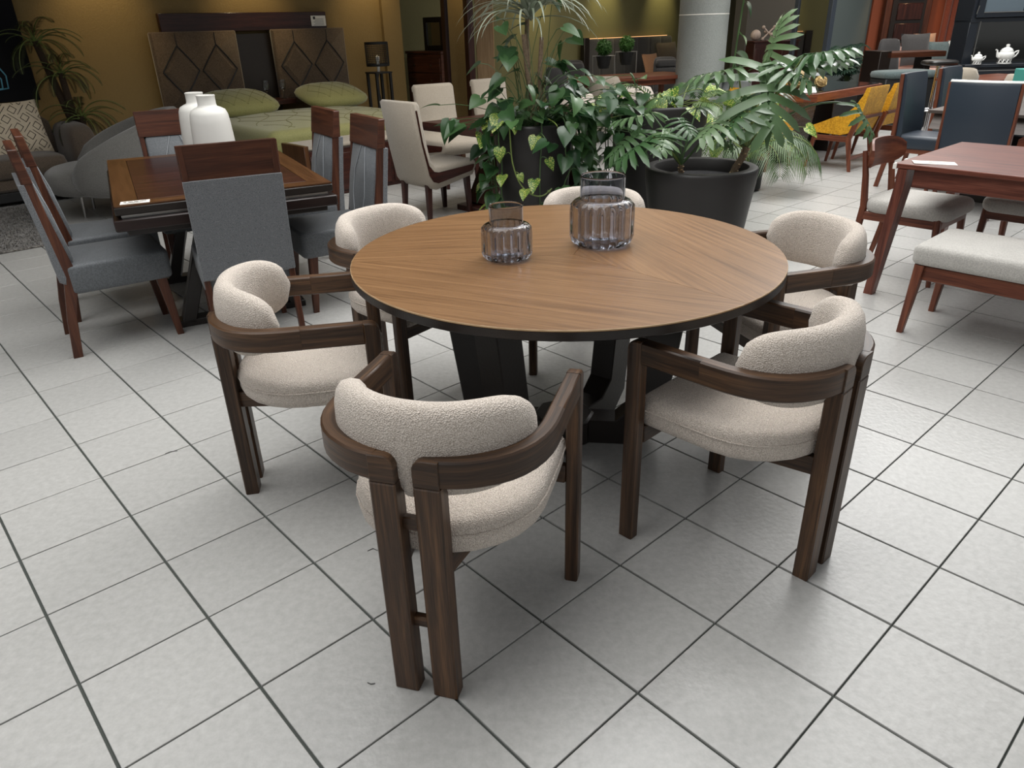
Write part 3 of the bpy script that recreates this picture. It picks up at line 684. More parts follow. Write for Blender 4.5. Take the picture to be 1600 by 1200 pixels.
for k, x in enumerate((-.47, .47)):
    d = MB().box((x, .005, .22), (.9, .016, .36), .004).obj('drawer_front', DARKRED, t, 0); MB().lathe([(.006, 0), (.012, .012), (0, .018)], 10, mat=M.Translation((x, -.002, .28)) @ M.Rotation(R(90), 4, 'X')).obj('knob', STEEL, d)
# lamp on a tall open stand
p = YW-E2*.32+E1*1.83
t = thing('stand_lamp', 'lamp with mesh drum shade on a tall black open stand beside the bed', 'lamp', (p.x, p.y, 0), AZ)
for x in (-.11, .11):
    for y in (-.11, .11): MB().box((x, y, .47), (.035, .035, .94), .002).obj('leg', BLACKM, t, 2)
MB().box((0, 0, .95), (.27, .27, .02), .003).obj('stand_top', BLACKM, t); MB().box((0, 0, .12), (.25, .25, .02), .003).obj('lower_shelf', BLACKM, t)
MB().lathe([(.155, 1.03), (.158, 1.045), (.155, 1.06)], 24, cap=False).obj('lower_ring', BLACKM, t); MB().lathe([(.155, 1.30), (.158, 1.315), (.155, 1.33)], 24, cap=False).obj('upper_ring', BLACKM, t)
sh = MB()
for k in range(30): a = 2*PI*k/30; sh.tube([(.154*math.cos(a), .154*math.sin(a), 1.04), (.154*math.cos(a), .154*math.sin(a), 1.32)], .0035, 4)
for z in [1.07+.023*i for i in range(11)]: sh.tube([(.154*math.cos(2*PI*k/24), .154*math.sin(2*PI*k/24), z) for k in range(25)], .0025, 4, False)
sh.obj('mesh_shade', BLACKM, t)
MB().lathe([(.02, .96), (.02, 1.06), (.018, 1.08), (.03, 1.12), (.028, 1.15), (0, 1.17)], 14).obj('bulb', WHITEG, t)
MB().tube([(0, 0, .94), (-.02, .03, .8), (.04, .05, .55), (.06, .06, .4), (-.03, .08, .2), (.03, .1, .14)], .006, 6).obj('cord', BLACKM, t)
# dresser, its mirror and the tall standing mirror
t = thing('dresser', 'dark red-brown chest of drawers against the dark olive wall', 'dresser', (-1.0, 11.9, 0), AZ)
MB().box((0, 0, .58), (.45, .84, 1.12), .006).obj('body', CHESTNUT, t, 1)
MB().box((0, 0, 1.16), (.48, .88, .035), .005).obj('top', CHESTNUT, t, 1)
for k in range(5):
    d = MB().box((-.232, 0, .15+.21*k), (.02, .80, .195), .004).obj('drawer', CHESTNUT, t, 1)
    for y in (-.2, .2): MB().lathe([(.008, 0), (.014, .014), (0, .02)], 10, mat=M.Translation((-.243, y, .15+.21*k)) @ M.Rotation(R(-90), 4, 'Y')).obj('knob', STEEL, d)
def framed_mirror(name, label, loc, rz, w_, h, fr, dep, z0, mat, cat='mirror', lean=0):
    t = thing(name, label, cat, loc, rz)          # faces local -x
    t.rotation_euler = (0, R(lean), R(rz))
    MB().box((0, w_/2-fr/2, z0+h/2), (dep, fr, h), .003).obj('frame_side', mat, t, 2); MB().box((0, -w_/2+fr/2, z0+h/2), (dep, fr, h), .003).obj('frame_side', mat, t, 2)
    MB().box((0, 0, z0+fr/2), (dep, w_-2*fr, fr), .003).obj('frame_rail', mat, t, 1); MB().box((0, 0, z0+h-fr/2), (dep, w_-2*fr, fr), .003).obj('frame_rail', mat, t, 1)
    MB().box((0, 0, z0+h/2), (dep*.4, w_-2*fr+.01, h-2*fr+.01), 0).obj('glass', MIRROR, t); return t
framed_mirror('dresser_mirror', 'square mirror in wide black frame standing on the dresser', (-.98, 11.72, 0), AZ, .46, .44, .07, .05, 1.18, ESPRESSO)
framed_mirror('standing_mirror', 'tall standing mirror with red-brown frame right of the dresser', (-.60, 10.93, 0), AZ-4, .62, 2.0, .09, .10, .02, DARKRED)
struct(MB().box((-.26, 12.2, 1.7), (.27, .3, 3.4), .01).obj('trim_2', PALEWOOD, None, 2))
# ------------------------------------------------------------------ far left: painting, sofa, loveseat, rug
p = YW-E2*.03
t = thing('dark_painting', 'large near-black painting on the yellow wall above the left sofa', 'painting', (p.x, p.y, 0), AZ)
MB().box((-3.25, 0, 1.75), (2.0, .04, 1.7), .004).obj('canvas', plain('night_blue', (8, 9, 15), .7, spec=.2), t)
BLUEP = plain('painted_blue', (84, 150, 178), .6)
for k in range(2): MB().tube([(-2.62+.06*k, -.022, 1.22+.05*k), (-2.55+.05*k, -.022, 1.12+.03*k), (-2.56+.05*k, -.022, 1.03), (-2.64+.03*k, -.022, 1.02), (-2.70, -.022, 1.1)], .008, 5).obj('painted_line', BLUEP, t)
p = YW-E2*.12+E1*-2.12
t = thing('sofa', 'brown-grey sofa with rounded arm under the dark painting at far left', 'sofa', (p.x, p.y, 0), AZ)
SL = 2.1
MB().box((-SL/2, -.45, .10), (SL-.05, .78, .10), .01).obj('plinth', BLACKM, t)
MB().box((-SL/2, -.45, .225), (SL, .84, .15), .03).obj('base', SOFAB, t)
m = MB(); m.super((-SL/2-.1, -.52, .36), (SL/2-.12, .40, .10), .35, .25, 28, 10); m.obj('seat_cushion', SOFAB, t, sharp=80)
m = MB(); m.super((-SL/2-.08, -.10, .52), (SL/2-.06, .13, .30), .4, .3, 24, 10); m.obj('backrest', SOFAB, t, sharp=80)
m = MB(); m.super((-.02, -.40, .42), (.14, .42, .28), .55, .45, 24, 12); m.obj('arm', SOFAB, t, sharp=80)
def throw_pillow(label, loc, size, mat, rz, tilt, group, pattern=None, th=.13):
    def f(p): k = abs(p.x/size)**3*abs(p.z/size)**3; return V((p.x, p.y*(1-.7*max(abs(p.x/size), abs(p.z/size))**4), p.z))
    m = MB(); m.super((0, 0, 0), (size, th*.5, size), .34, 1.0, 4, 4)
    m = MB(); n = 10; vs = []; fs = []
    for side in (-1, 1):
        for i in range(n+1):
            for j in range(n+1):
                u, v = -1+2*i/n, -1+2*j/n; y = th*.5*((1-u**2)*(1-v**2))**.45; pk = 1-.06*(1-u*u)*abs(v)**3; pk2 = 1-.06*(1-v*v)*abs(u)**3
                vs.append((u*size*pk2, side*y, v*size*pk))
    K = (n+1)**2
    for s_ in (0, 1):
        for i in range(n):
            for j in range(n): a = s_*K+i*(n+1)+j; fs.append((a, a+1, a+n+2, a+n+1))
    m.add(vs, fs); o = m.obj('throw_pillow', mat, None, sharp=80); o.location = loc; o.rotation_euler = (R(tilt), 0, R(rz)); tag(o, label, 'pillow', group) if group else tag(o, label, 'pillow')
    return o
p = YW-E2*.50+E1*-2.62
cu = throw_pillow('cream pillow with dark woven square pattern on the left sofa', (p.x, p.y, .68), .26, fabric('cream_cloth', (214, 200, 176), (196, 182, 158), 300, .2), AZ+8, -14, None)
INKP = plain('pattern_black', (36, 32, 30), .8)
m = MB(); g = .13
def fy(u, v): return -.065*max(0, (1-(u/.26)**2)*(1-(v/.26)**2))**.45-.0012
def ln(a, b_):
    pts = []
    for k in range(7):
        u = a[0]+(b_[0]-a[0])*k/6; v = a[1]+(b_[1]-a[1])*k/6
        if abs(u) < .235 and abs(v) < .235: pts.append((u, fy(u, v), v))
    if len(pts) > 1: m.tube(pts, .0032, 4)
for i in range(-3, 4):
    for j in range(-3, 4):
        cx, cy = (i+j)*.085, (i-j)*.085
        d = .042; sq = [(cx-d, cy), (cx, cy+d), (cx+d, cy), (cx, cy-d)]
        for k in range(4): ln(sq[k], sq[(k+1) % 4])
        for k in range(4):
            o_ = .012+.0135*k
            if (i+j) % 2 == 0: ln((cx+.02+o_, cy-.062+o_), (cx+.085+o_-.02, cy+.003+o_-.02))
            else: ln((cx+.02+o_, cy+.062-o_), (cx+.085+o_-.02, cy-.003-o_+.02))
m.obj('woven_pattern', INKP, cu)
t = thing('loveseat', 'grey curved loveseat with wraparound back on thin metal legs behind dark table', 'loveseat', (-3.58, 6.98, 0), 205)
m = MB(); m.super((.06, 0, .33), (.56, .52, .125), .5, .75, 36, 10); m.obj('seat', SOFAG, t, sharp=80)
m = MB(); rings = []
for i in range(27):
    q = -1+2*i/26; a = R(180+q*128); f = 1-abs(q)**4
    h = .53+.36*math.cos(q*PI/2)**.8 if abs(q) < 1 else .53
    r = .55; tt = .055+.055*f**.5 if f > 0 else .05; z0 = .20; n_ = V((math.cos(a), math.sin(a), 0)); c = n_*r; zc, zh = (z0+h)/2, (h-z0)/2*(.55+.45*f**.4 if f > 0 else .5)
    rings.append([c+n_*tt*sgp(math.cos(b_), .8)+V((0, 0, zc+zh*sgp(math.sin(b_), .7))) for b_ in [2*PI*j/14 for j in range(14)]])
m.loft(rings); m.obj('wraparound_back', SOFAG, t, sharp=80)
for x, y in ((.36, .16), (.30, -.24), (-.35, .25), (-.35, -.25)): MB().tube([(x, y, .22), (x+.01, y, 0)], [.016, .012], 10).obj('leg', STEEL, t, 2)
p0 = V((-3.47, 5.88, 0)); m = MB()
q = [p0, p0+E2*2.4, p0+E2*2.4-E1*3.2, p0-E1*3.2]; m.prism([(a.x, a.y) for a in q], .0022, .02, 'z', .006)
rug = tag(m.obj('rug', RUGM), 'shaggy grey rug in front of the left sofa', 'rug')
random.seed(3); m = MB()
for k in range(9000):
    a, b_ = random.random(), random.random(); c = p0-E1*3.2*a*.7+E2*2.4*b_*.75
    d = V((random.uniform(-1, 1), random.uniform(-1, 1), .8)).normalized()*.028; s_ = V((d.y, -d.x, 0)).normalized()*.0035
    c = c+V((0, 0, .019)); m.add([c-s_, c+s_, c+d], [(0, 1, 2)])
o = m.obj('pile', RUGM, rug); o['kind'] = 'stuff'
# ------------------------------------------------------------------ far middle
def vcyl(name, c, r, h, mat, n=40):
    return struct(MB().lathe([(r, 0), (r, h)], n, c=(c[0], c[1], 0)).obj(name, mat))
vcyl('trim_3', (2.79, 11.2), .335, 3.6, CONCRETE)
MB().lathe([(.3365, 1.545), (.3385, 1.55), (.3365, 1.556)], 40, c=(2.79, 11.2, 0), cap=False).obj('seam', PAPER, bpy.data.objects['trim_3'])
t = thing('tufted_bed', 'bed with channel-tufted grey headboard against the olive wall behind the column', 'bed', (1.61, 14.95, 0), AZ)
MB().box((-.10, .0, .62), (.14, .10, 1.24), .005).obj('headboard_post', ESPRESSO, t, 2)
for k in range(7):
    m = MB(); m.super((.16+.37*k, .03, .82), (.183, .055, .40), .25, .3, 20, 8); m.obj('channel', CHARC, t, sharp=80)
MB().box((1.6, -1.05, .30), (2.0, 2.0, .45), .05).obj('mattress', CHARC, t)
MB().box((1.6, -1.05, .05), (2.0, 2.0, .10), .01).obj('bed_frame', ESPRESSO, t, 0)
MB().box((1.25, .085, 1.222), (2.5, .02, .008), 0).obj('light_strip', emit('warm_strip', (255, 190, 130), 1.3), t)
def ob(x, y, z): p = V((1.61, 14.95, 0))+E1*x+E2*y; return (p.x, p.y, z)
throw_pillow('large dark brown pillow leaning on the channel-tufted headboard', ob(2.25, -.18, .78), .34, SOFAB, AZ, -18, None)
throw_pillow('tan pillow on the tufted bed right of the potted bushes', ob(1.35, -.45, .70), .24, fabric('tan_cloth', (176, 132, 100), (150, 110, 82), 200, .2), AZ, -20, None)
throw_pillow('small pale grey pillow on the tufted bed beside the column', ob(2.95, -.4, .66), .17, SILVERF, AZ, -25, None)
def bushpot(label, x, y, ztop, zb):
    t = thing('potted_bush', label, 'plant', (x, y, 0), 0, 'potted bushes on metal stands')
    MB().lathe([(.070, zb), (.098, zb+.05), (.112, ztop), (.105, ztop), (.10, ztop-.03), (0, ztop-.03)], 20).obj('pot', BLACKM, t)
    for k in range(12): a = 2*PI*k/12; MB().tube([(.076*math.cos(a), .076*math.sin(a), zb+.005), (.117*math.cos(a), .117*math.sin(a), ztop)], .006, 4).obj('slat', BLACKM, t)
    MB().box((0, 0, ztop+.005), (.36, .02, .012), .002).obj('stand_bar', STEEL, t)
    for s in (-.17, .17): MB().tube([(s, 0, ztop), (s, 0, 0)], .008, 6).obj('stand_leg', STEEL, t)
    rnd = random.Random(int(x*100)); m = MB()
    for k in range(900):
        d = V((rnd.gauss(0, 1), rnd.gauss(0, 1), rnd.gauss(0, 1))).normalized(); c = V((0, 0, ztop+.12))+V((d.x*.125, d.y*.125, d.z*.125))*rnd.uniform(.6, 1.03)
        e = V((rnd.gauss(0, 1), rnd.gauss(0, 1), rnd.gauss(0, 1))).normalized()*.024; s_ = e.cross(d).normalized()*.009
        m.add([c-e, c+s_, c+e, c-s_], [(0, 1, 2, 3)])
    o = m.obj('foliage', BUSH, t); o['kind'] = 'stuff'
bushpot('clipped green bush in a black slatted pot, left of two before tufted bed', 1.60, 12.6, 1.01, .83)
bushpot('clipped green bush in a black slatted pot, right of two before tufted bed', 2.0, 12.9, 1.05, .86)
def tub_chair(label, loc, rz, mat, h, w_, group, channels=0, legs=DARKRED):
    t = thing('lounge_chair', label, 'chair', loc, rz, group) if group else thing('lounge_chair', label, 'chair', loc, rz)
    m = MB(); m.cushion(rrect(0, -w_/2, .5, w_/2, .08, 5), .30, .46, .05, .01); m.obj('seat', mat, t, sharp=70)
    m = MB(); rings = []
    for i in range(13):
        q = -1+2*i/12; y = q*w_/2; x = -.04+.09*q*q; e = (1-abs(q)**6)**.5 if abs(q) < 1 else .0
        zt = .40+(h-.40)*(.82+.18*e); rings.append([V((x+.045*e*sgp(math.cos(b_), .7)-(.10 if math.sin(b_) > 0 else 0)*(h-.4), y, (.36+zt)/2+(zt-.36)/2*sgp(math.sin(b_), .6))) for b_ in [2*PI*j/12 for j in range(12)]])
    m.loft(rings); bk = m.obj('backrest', mat, t, sharp=70)
    for k in range(channels):
        z = h-.09-.12*k; mm = MB(); mm.super((.01, 0, z), (.05, w_/2-.04, .055), .4, .3, 20, 8); mm.obj('channel', mat, bk, sharp=80)
    for x in (.03, .46):
        for s in (1, -1): MB().bar((x, s*(w_/2-.05), .31), (x+(.03 if x > .2 else -.03), s*(w_/2-.04), 0), .04, .04, .004, .6).obj('leg', legs, t, 2)
    return t
tub_chair('dark grey chair with two padded channels left of the potted bushes', (1.10, 12.45, 0), -75, CHARC, .97, .40, 'channel backed chairs at the far wooden table', 2)
tub_chair('dark grey channel-padded chair beside the concrete column', (2.62, 12.75, 0), -75, CHARC, .97, .42, 'channel backed chairs at the far wooden table', 2)
tub_chair('charcoal upholstered chair at the left end of the far wooden table', (.70, 10.1, 0), 30, CHARC, .99, .44, None)
tub_chair('pale beige chair with its back to the camera at the far wooden table', (1.33, 10.3, 0), 80, BEIGEF, .86, .42, None)
tub_chair('white boucle chair behind the tall planter, left of two', (.79, 8.5, 0), 95, BOUCLE, .80, .42, 'white boucle chairs behind the planters')
tub_chair('white boucle chair behind the far planter, right of two', (1.43, 8.65, 0), 80, BOUCLE, .85, .46, 'white boucle chairs behind the planters')
t = thing('far_wooden_table', 'red-brown wooden table among the chairs left of the concrete column', 'table', (1.72, 11.3, 0), 20)
MB().box((0, 0, .77), (1.9, .85, .05), .005).obj('table_top', REDWOOD, t, 0)
MB().box((0, 0, .71), (1.7, .7, .07), .004).obj('apron', REDWOOD, t, 0)
for x in (-.86, .86):
    for y in (-.36, .36): MB().bar((x, y, .75), (x, y, 0), .07, .07, .004, .7).obj('leg', REDWOOD, t, 2)
# alcove console with sphere and jack, mirror, foliage
t = thing('console', 'dark console against the taupe wall right of the concrete column', 'console', (4.72, 13.75, 0), 6)
MB().box((0, 0, .57), (.95, .36, 1.10), .006).obj('body', DARKRED, t, 0); MB().box((0, 0, 1.13), (.99, .40, .025), .004).obj('top', DARKRED, t, 0)
for x in (-.24, .24): MB().box((x, -.185, .55), (.44, .016, .95), .004).obj('door', DARKRED, t, 2)
o = MB().super((0, 0, .085), (.085, .085, .085), 1, 1, 20, 12).obj('decor_sphere', plain('blush_ceramic', (166, 148, 136), .5), None, sharp=80); o.location = (4.33, 13.72, 1.143); tag(o, 'blush ceramic sphere on the dark console', 'ornament')
t = thing('decor_jack', 'blush knobbed jack ornament beside the sphere on the console', 'ornament', (4.55, 13.74, 1.143), 10)
JM = bpy.data.materials['blush_ceramic']
for d in (V((.10, 0, .09)), V((-.10, 0, .09)), V((0, .1, .02))):
    c = V((0, 0, .112)); m = MB(); m.tube([c-d, c+d], .016, 10); m.super(c+d, (.03, .03, .03), 1, 1, 12, 8); m.super(c-d, (.03, .03, .03), 1, 1, 12, 8); m.obj('arm', JM, t, sharp=80)
MB().box((0, 0, .004), (.05, .05, .008), .001).obj('base_pad', JM, t)
t = framed_mirror('floor_mirror', 'tall floor mirror with dark blue-grey frame left of the teal wall', (4.98, 12.95, 0), 20, .86, 2.5, .09, .08, .02, plain('dark_slate', (52, 58, 66), .4))
t = thing('marble_table', 'white marble slab table behind the planters right of the column', 'table', (3.75, 11.35, 0), 30)
MARB = plain('white_marble', (206, 210, 212), .15, var=.06, bscale=3)
MB().box((0, 0, .735), (1.5, .8, .04), .004).obj('table_top', MARB, t)
for x in (-.6, .6): MB().box((x, 0, .36), (.06, .66, .71), .004).obj('slab_leg', MARB, t)
MB().box((0, 0, .30), (1.14, .05, .20), .004).obj('brace', MARB, t)
# ------------------------------------------------------------------ far right
YC = V((3.268, 8.20, 0))
t = thing('gold_top_table', 'red-brown dining table with dark glass top and plastic-wrapped box base', 'table', tuple(YC), AZ)
def hexa(g): return [(.0+g, .10+g), (.10+g, g), (1.7-g, g), (1.8-g, .10+g), (1.8-g, 1.0-g), (1.7-g, 1.1-g), (.1+g, 1.1-g), (g, 1.0-g)]
MB().prism(hexa(0), .66, .745, 'z', .004).obj('apron', REDWOOD, t, 0)
MB().prism(hexa(.03), .745, .752, 'z').obj('glass_top', plain('black_glass', (28, 32, 34), .06), t)
MB().bar((.35, .55, .66), (.30, .55, .0), .62, .55, .006, .9).obj('box_base', ESPRESSO, t, 2); MB().bar((1.4, .55, .66), (1.45, .55, .0), .62, .55, .006, .9).obj('box_base', ESPRESSO, t, 2)
wr, nt, b, N, L = newmat('plastic_wrap'); b.inputs['Base Color'].default_value = lin((150, 140, 136)); b.inputs['Roughness'].default_value = .2; b.inputs['Alpha'].default_value = .45
tc = N.new('ShaderNodeTexCoord'); n_ = N.new('ShaderNodeTexNoise'); mp = N.new('ShaderNodeMapping'); mp.inputs['Scale'].default_value = (4, 4, 60); L.new(tc.outputs['Object'], mp.inputs[0]); L.new(mp.outputs[0], n_.inputs['Vector']); n_.inputs['Scale'].default_value = 1; n_.inputs['Detail'].default_value = 4
bp = N.new('ShaderNodeBump'); bp.inputs['Strength'].default_value = 1; bp.inputs['Distance'].default_value = .03; L.new(n_.outputs['Fac'], bp.inputs['Height']); L.new(bp.outputs['Normal'], b.inputs['Normal'])
m = MB(); m.bar((.348, .55, .64), (.303, .55, .07), .635, .565, .006, .9); m.obj('plastic_wrap', wr, t)
def yellow_chair(label, loc, rz):
    t = thing('mustard_chair', label, 'chair', loc, rz, 'mustard velvet chairs at the dark glass table')     # origin under the seat centre
    m = MB(); rings = []
    for i in range(17):
        q = -1+2*i/16; y = q*.255
        pr = [(.26, .455), (.15, .47), (-.05, .455), (-.15, .50), (-.22, .64), (-.27, .80), (-.295, .88), (-.33, .885), (-.335, .86), (-.29, .60), (-.23, .42), (-.10, .385), (.22, .40), (.265, .42)]
        lift = abs(q)**2.2
        ring = []
        for ip, (x, z) in enumerate(pr):
            u = max(0, min(1, (.25-x)/.50)); k = lift*(.80*u*u*(1-u)) if ip < 7 else 0; ring.append(V((x+k*.35, y*(1-.08*max(0, (z-.5)/.4)), z+k)))
        rings.append(ring)
    m.loft(rings); m.obj('shell', YELLOW, t, sharp=60)
    for s in (1, -1):
        MB().bar((-.27, s*.255, .58), (-.20, s*.26, .34), .05, .026, .004, 1.1).obj('back_arm', REDWOOD, t, 2)
        MB().bar((-.20, s*.26, .36), (-.265, s*.26, 0), .055, .03, .004, .62).obj('rear_leg', REDWOOD, t, 2)
        MB().bar((.18, s*.24, .40), (.25, s*.25, 0), .05, .03, .004, .6).obj('front_leg', REDWOOD, t, 2)
        MB().bar((-.21, s*.255, .345), (.19, s*.245, .345), .03, .06, .003, upv=(0, 0, 1)).obj('side_rail', REDWOOD, t, 0)
    MB().box((-.285, 0, .575), (.03, .52, .035), .004).obj('back_rail', REDWOOD, t, 1)
    MB().box((-.235, 0, .14), (.025, .51, .04), .004).obj('stretcher', REDWOOD, t, 1)
    return t
yc = [('mustard velvet chair nearest, at the near right side of the dark glass table', (3.63, 8.19, 0), AZ+90),
      ('mustard velvet chair second along the near right side of the dark glass table', (4.11, 8.62, 0), AZ+90),
      ('mustard velvet chair at the left end of the dark glass table behind palm leaves', (2.80, 8.32, 0), AZ-2),
      ('mustard velvet chair on the far side of the dark glass table, only its top showing', (4.16, 10.42, 0), AZ-90)]
y0 = yellow_chair(*yc[0])
for a in yc[1:]: dup(y0, a[1], a[2], a[0])
for o in list(C.objects):
    if o.name.startswith('mustard_chair'): o.scale = (.97, .97, .94)
rnd = random.Random(4)
for lb, (x, y), r in (('large gold openwork ball on the dark glass table', (.33, .36), .115), ('gold openwork ball behind the large one on the glass table', (.62, .55), .11), ('small gold openwork ball right of the large one on the glass table', (.62, .24), .07)):
    p = YC+E1*x+E2*y; t = thing('gold_ball', lb, 'ornament', (p.x, p.y, .753+r), 0, 'gold openwork balls')
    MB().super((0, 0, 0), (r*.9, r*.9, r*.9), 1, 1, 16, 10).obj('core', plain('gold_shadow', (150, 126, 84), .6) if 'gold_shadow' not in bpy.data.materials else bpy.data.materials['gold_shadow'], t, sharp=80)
    for k in range(9):
        ax = V((rnd.gauss(0, 1), rnd.gauss(0, 1), rnd.gauss(0, 1))).normalized(); u = ax.orthogonal().normalized(); v = ax.cross(u); cc = rnd.uniform(-.6, .6)
        MB().tube([ax*r*.95*cc+(u*math.cos(2*PI*j/16)+v*math.sin(2*PI*j/16))*r*.95*math.sqrt(1-cc*cc) for j in range(17)], r*.05, 5, False).obj('gold_strip', GOLD, t)
p = YC+E1*.16+E2*.16
m = MB(); m.add([(-.09, -.05, 0), (.09, -.05, 0), (.09, 0, .05), (-.09, 0, .05), (.09, .05, 0), (-.09, .05, 0)], [(0, 1, 2, 3), (3, 2, 4, 5), (0, 5, 4, 1), (0, 3, 5), (1, 4, 2)]); o = m.obj('tent_card', PAPER); o.location = (p.x, p.y, .7535); o.rotation_euler = (0, 0, R(10)); tag(o, 'white folded price card at the corner of the dark glass table', 'card')
# navy set
def navy_chair(label, loc, rz, group='navy leather chairs at the grey-brown table'):
    t = thing('navy_chair', label, 'chair', loc, rz, group)     # origin between the rear feet, facing +x
    for s in (1, -1):
        pf = [(-.04, 0), (.0, 0), (.075, .42), (.065, .72), (.048, 1.0), (.018, 1.0), (.035, .72), (.03, .42)]
        MB().prism(pf, s*.248-.011, s*.248+.011, 'y', .003).obj('rear_post', REDWOOD, t, 2)
        MB().bar((.47, s*.20, .36), (.50, s*.205, 0), .05, .045, .003, .65).obj('front_leg', REDWOOD, t, 2)
    m = MB(); rings = []
    for i in range(13):
        q = -1+2*i/12; y = q*.238; d = -.035*(1-q*q)
        rings.append([(x+d, y, z) for x, z in ((.05, .42), (.10, .42), (.118, .50), (.10, .70), (.075, .95), (.06, 1.0), (.015, 1.0), (.008, .98), (.03, .70))])
    m.loft(rings); bk = m.obj('backrest', NAVY, t, sharp=40)
    m = MB(); m.cushion(rrect(.06, -.235, .54, .235, .04), .36, .48, .03, .015); m.obj('seat', NAVY, t, sharp=70)
    MB().box((.3, 0, .345), (.44, .43, .04), .003).obj('seat_frame', REDWOOD, t, 1)
    return t
n0 = navy_chair('navy leather chair facing right behind the curved back wooden chair', (3.75, 7.23, 0), AZ-90)
dup(n0, (4.43, 7.85, 0), AZ-90, 'navy leather chair farther back along the grey-brown table')
dup(n0, (3.62, 5.86, 0), AZ, 'navy leather chair with its broad back to the camera')
tp = MB(); pts = []
for i in range(13): q = -1+2*i/12; pts.append((.035-.035*(1-q*q), q*.245, 1.004))
o = tp.tube(pts, .0135, 8).obj('top_highlight', WHITEG, bpy.data.objects['navy_chair.002'], label='white band in place of the glossy highlight along the top edge')  # white tube stands in for the glossy highlight on the leather
t = thing('grey_brown_table', 'grey-brown dining table between the navy leather chairs', 'table', tuple(V((3.56, 6.46, 0))), AZ)
GBW = wood('grey_brown_wood', (62, 54, 50), (82, 72, 66), (100, 90, 84), rough=.45)
MB().box((.9, -.5, .742), (1.8, 1.0, .025), .003).obj('table_top', GBW, t, 0)
MB().prism([(-.02, .61), (.06, .73), (1.74, .73), (1.82, .61)], -.96, -.04, 'y', .003).obj('apron', GBW, t, 0)
MB().box((.9, -.5, .60), (1.7, .9, .02), .002).obj('ledge', STEEL, t, 0)
for x in (.35, 1.45): MB().box((x, -.5, .295), (.16, .6, .59), .004).obj('pedestal', ESPRESSO, t, 2)
# hutch with teapots
t = thing('hutch', 'black hutch with glass doors above an open shelf at the right edge', 'cabinet', (6.30, 10.75, 0), -3)
NB = plain('blue_black', (24, 29, 36), .35)
MB().box((1.2, .28, .40), (2.4, .56, .80), .005).obj('lower_body', NB, t); MB().box((1.2, .26, .825), (2.44, .62, .04), .004).obj('counter', NB, t)
for x in (.06, 2.34): MB().box((x, .32, 1.11), (.12, .42, .56), .004).obj('side_panel', NB, t)
MB().box((1.2, .32, 1.385), (2.4, .44, .05), .004).obj('upper_shelf', NB, t)
MB().box((1.2, .32, 2.32), (2.4, .44, .10), .004).obj('cornice', NB, t); MB().box((1.2, .53, 1.85), (2.4, .02, .88), .002).obj('upper_back', NB, t)
for x in (.03, 2.37): MB().box((x, .32, 1.84), (.06, .44, .88), .003).obj('upper_side', NB, t)
MB().box((1.2, .52, 1.11), (2.2, .02, .53), 0).obj('mirror_back', plain('smoked_mirror', (92, 92, 90), .08, metal=.9), t)
MB().tube([(.135, .10, .86), (.135, .10, 1.37)], .006, 6).obj('edge_strip', STEEL, t)
for k in range(3):
    x = .39+.70*k
    d = MB(); d.box((x-.30, .085, 1.845), (.09, .03, .86), .003); d.box((x+.30, .085, 1.845), (.09, .03, .86), .003); d.box((x, .085, 1.445), (.52, .03, .06), .003); d.box((x, .085, 2.23), (.52, .03, .10), .003)
    d = d.obj('door', NB, t); MB().box((x, .09, 1.83), (.53, .008, .72), 0).obj('door_glass', CABGLASS, d)
    hx = x+.30 if k != 1 else x-.30; MB().tube([(hx, .055, 1.56), (hx, .055, 2.0)], .008, 6).obj('handle', CHROME, d); MB().box((x, .066, 1.478), (.52, .006, .012), 0).obj('glass_trim', STEEL, d)
MB().tube([(.04, .07, 1.46), (.05, .06, 1.56)], .006, 6).obj('side_handle', STEEL, t)
for k in range(3):
    x = .42+.78*k; d = MB().box((x, -.005, .66), (.74, .02, .22), .003).obj('drawer', NB, t); MB().box((x, -.018, .765), (.70, .008, .012), 0).obj('drawer_strip', STEEL, d); MB().box((x-.26, -.03, .66), (.14, .014, .014), .003).obj('handle', CHROME, d)
def teapot(label, loc, k, rz):
    t = thing('teapot', label, 'teapot', loc, rz, 'white teapots on the hutch shelf'); s = k
    MB().lathe([(r*s, z*s) for r, z in ((0, 0), (.075, 0), (.080, .008), (.072, .055), (.078, .058), (.090, .10), (.082, .125), (.070, .13), (.072, .14), (.055, .165), (.03, .18), (.016, .185), (.022, .20), (.018, .213), (0, .218))], 28).obj('body', WHITEG, t, sharp=50)
    MB().tube([V(p)*s for p in ((-.075, 0, .075), (-.10, 0, .085), (-.11, 0, .12), (-.118, 0, .15), (-.135, 0, .158))], [.018*s, .016*s, .012*s, .009*s, .008*s], 10).obj('spout', WHITEG, t)
    MB().tube([V(p)*s for p in ((.085, 0, .115), (.12, 0, .135), (.142, 0, .14), (.142, 0, .12), (.12, 0, .085), (.09, 0, .065))], .008*s, 8).obj('handle', WHITEG, t)
    m = MB()
    for q in range(11):
        a0 = 2*PI*q/11; 
        for (u0, v0), (u1, v1), (u2, v2) in (((0, .014), (.2, .05), (.40, .014)), ((.27, .05), (.42, .026), (.5, .05))):
            vs = [(.0795*s*math.cos(a0+u), .0795*s*math.sin(a0+u), v*s) for u, v in ((u0, v0), (u1, v1), (u2, v2))]; m.add(vs, [(0, 1, 2)])
    m.obj('dark_triangles', INKP, t, label='band of dark triangles round the foot'); return t
teapot('small white teapot with dark triangle band on the hutch shelf', (6.44, 10.72, .846), .72, 0)
teapot('large white teapot with dark triangle band on the hutch shelf', (6.80, 10.70, .846), 1.12, 0)
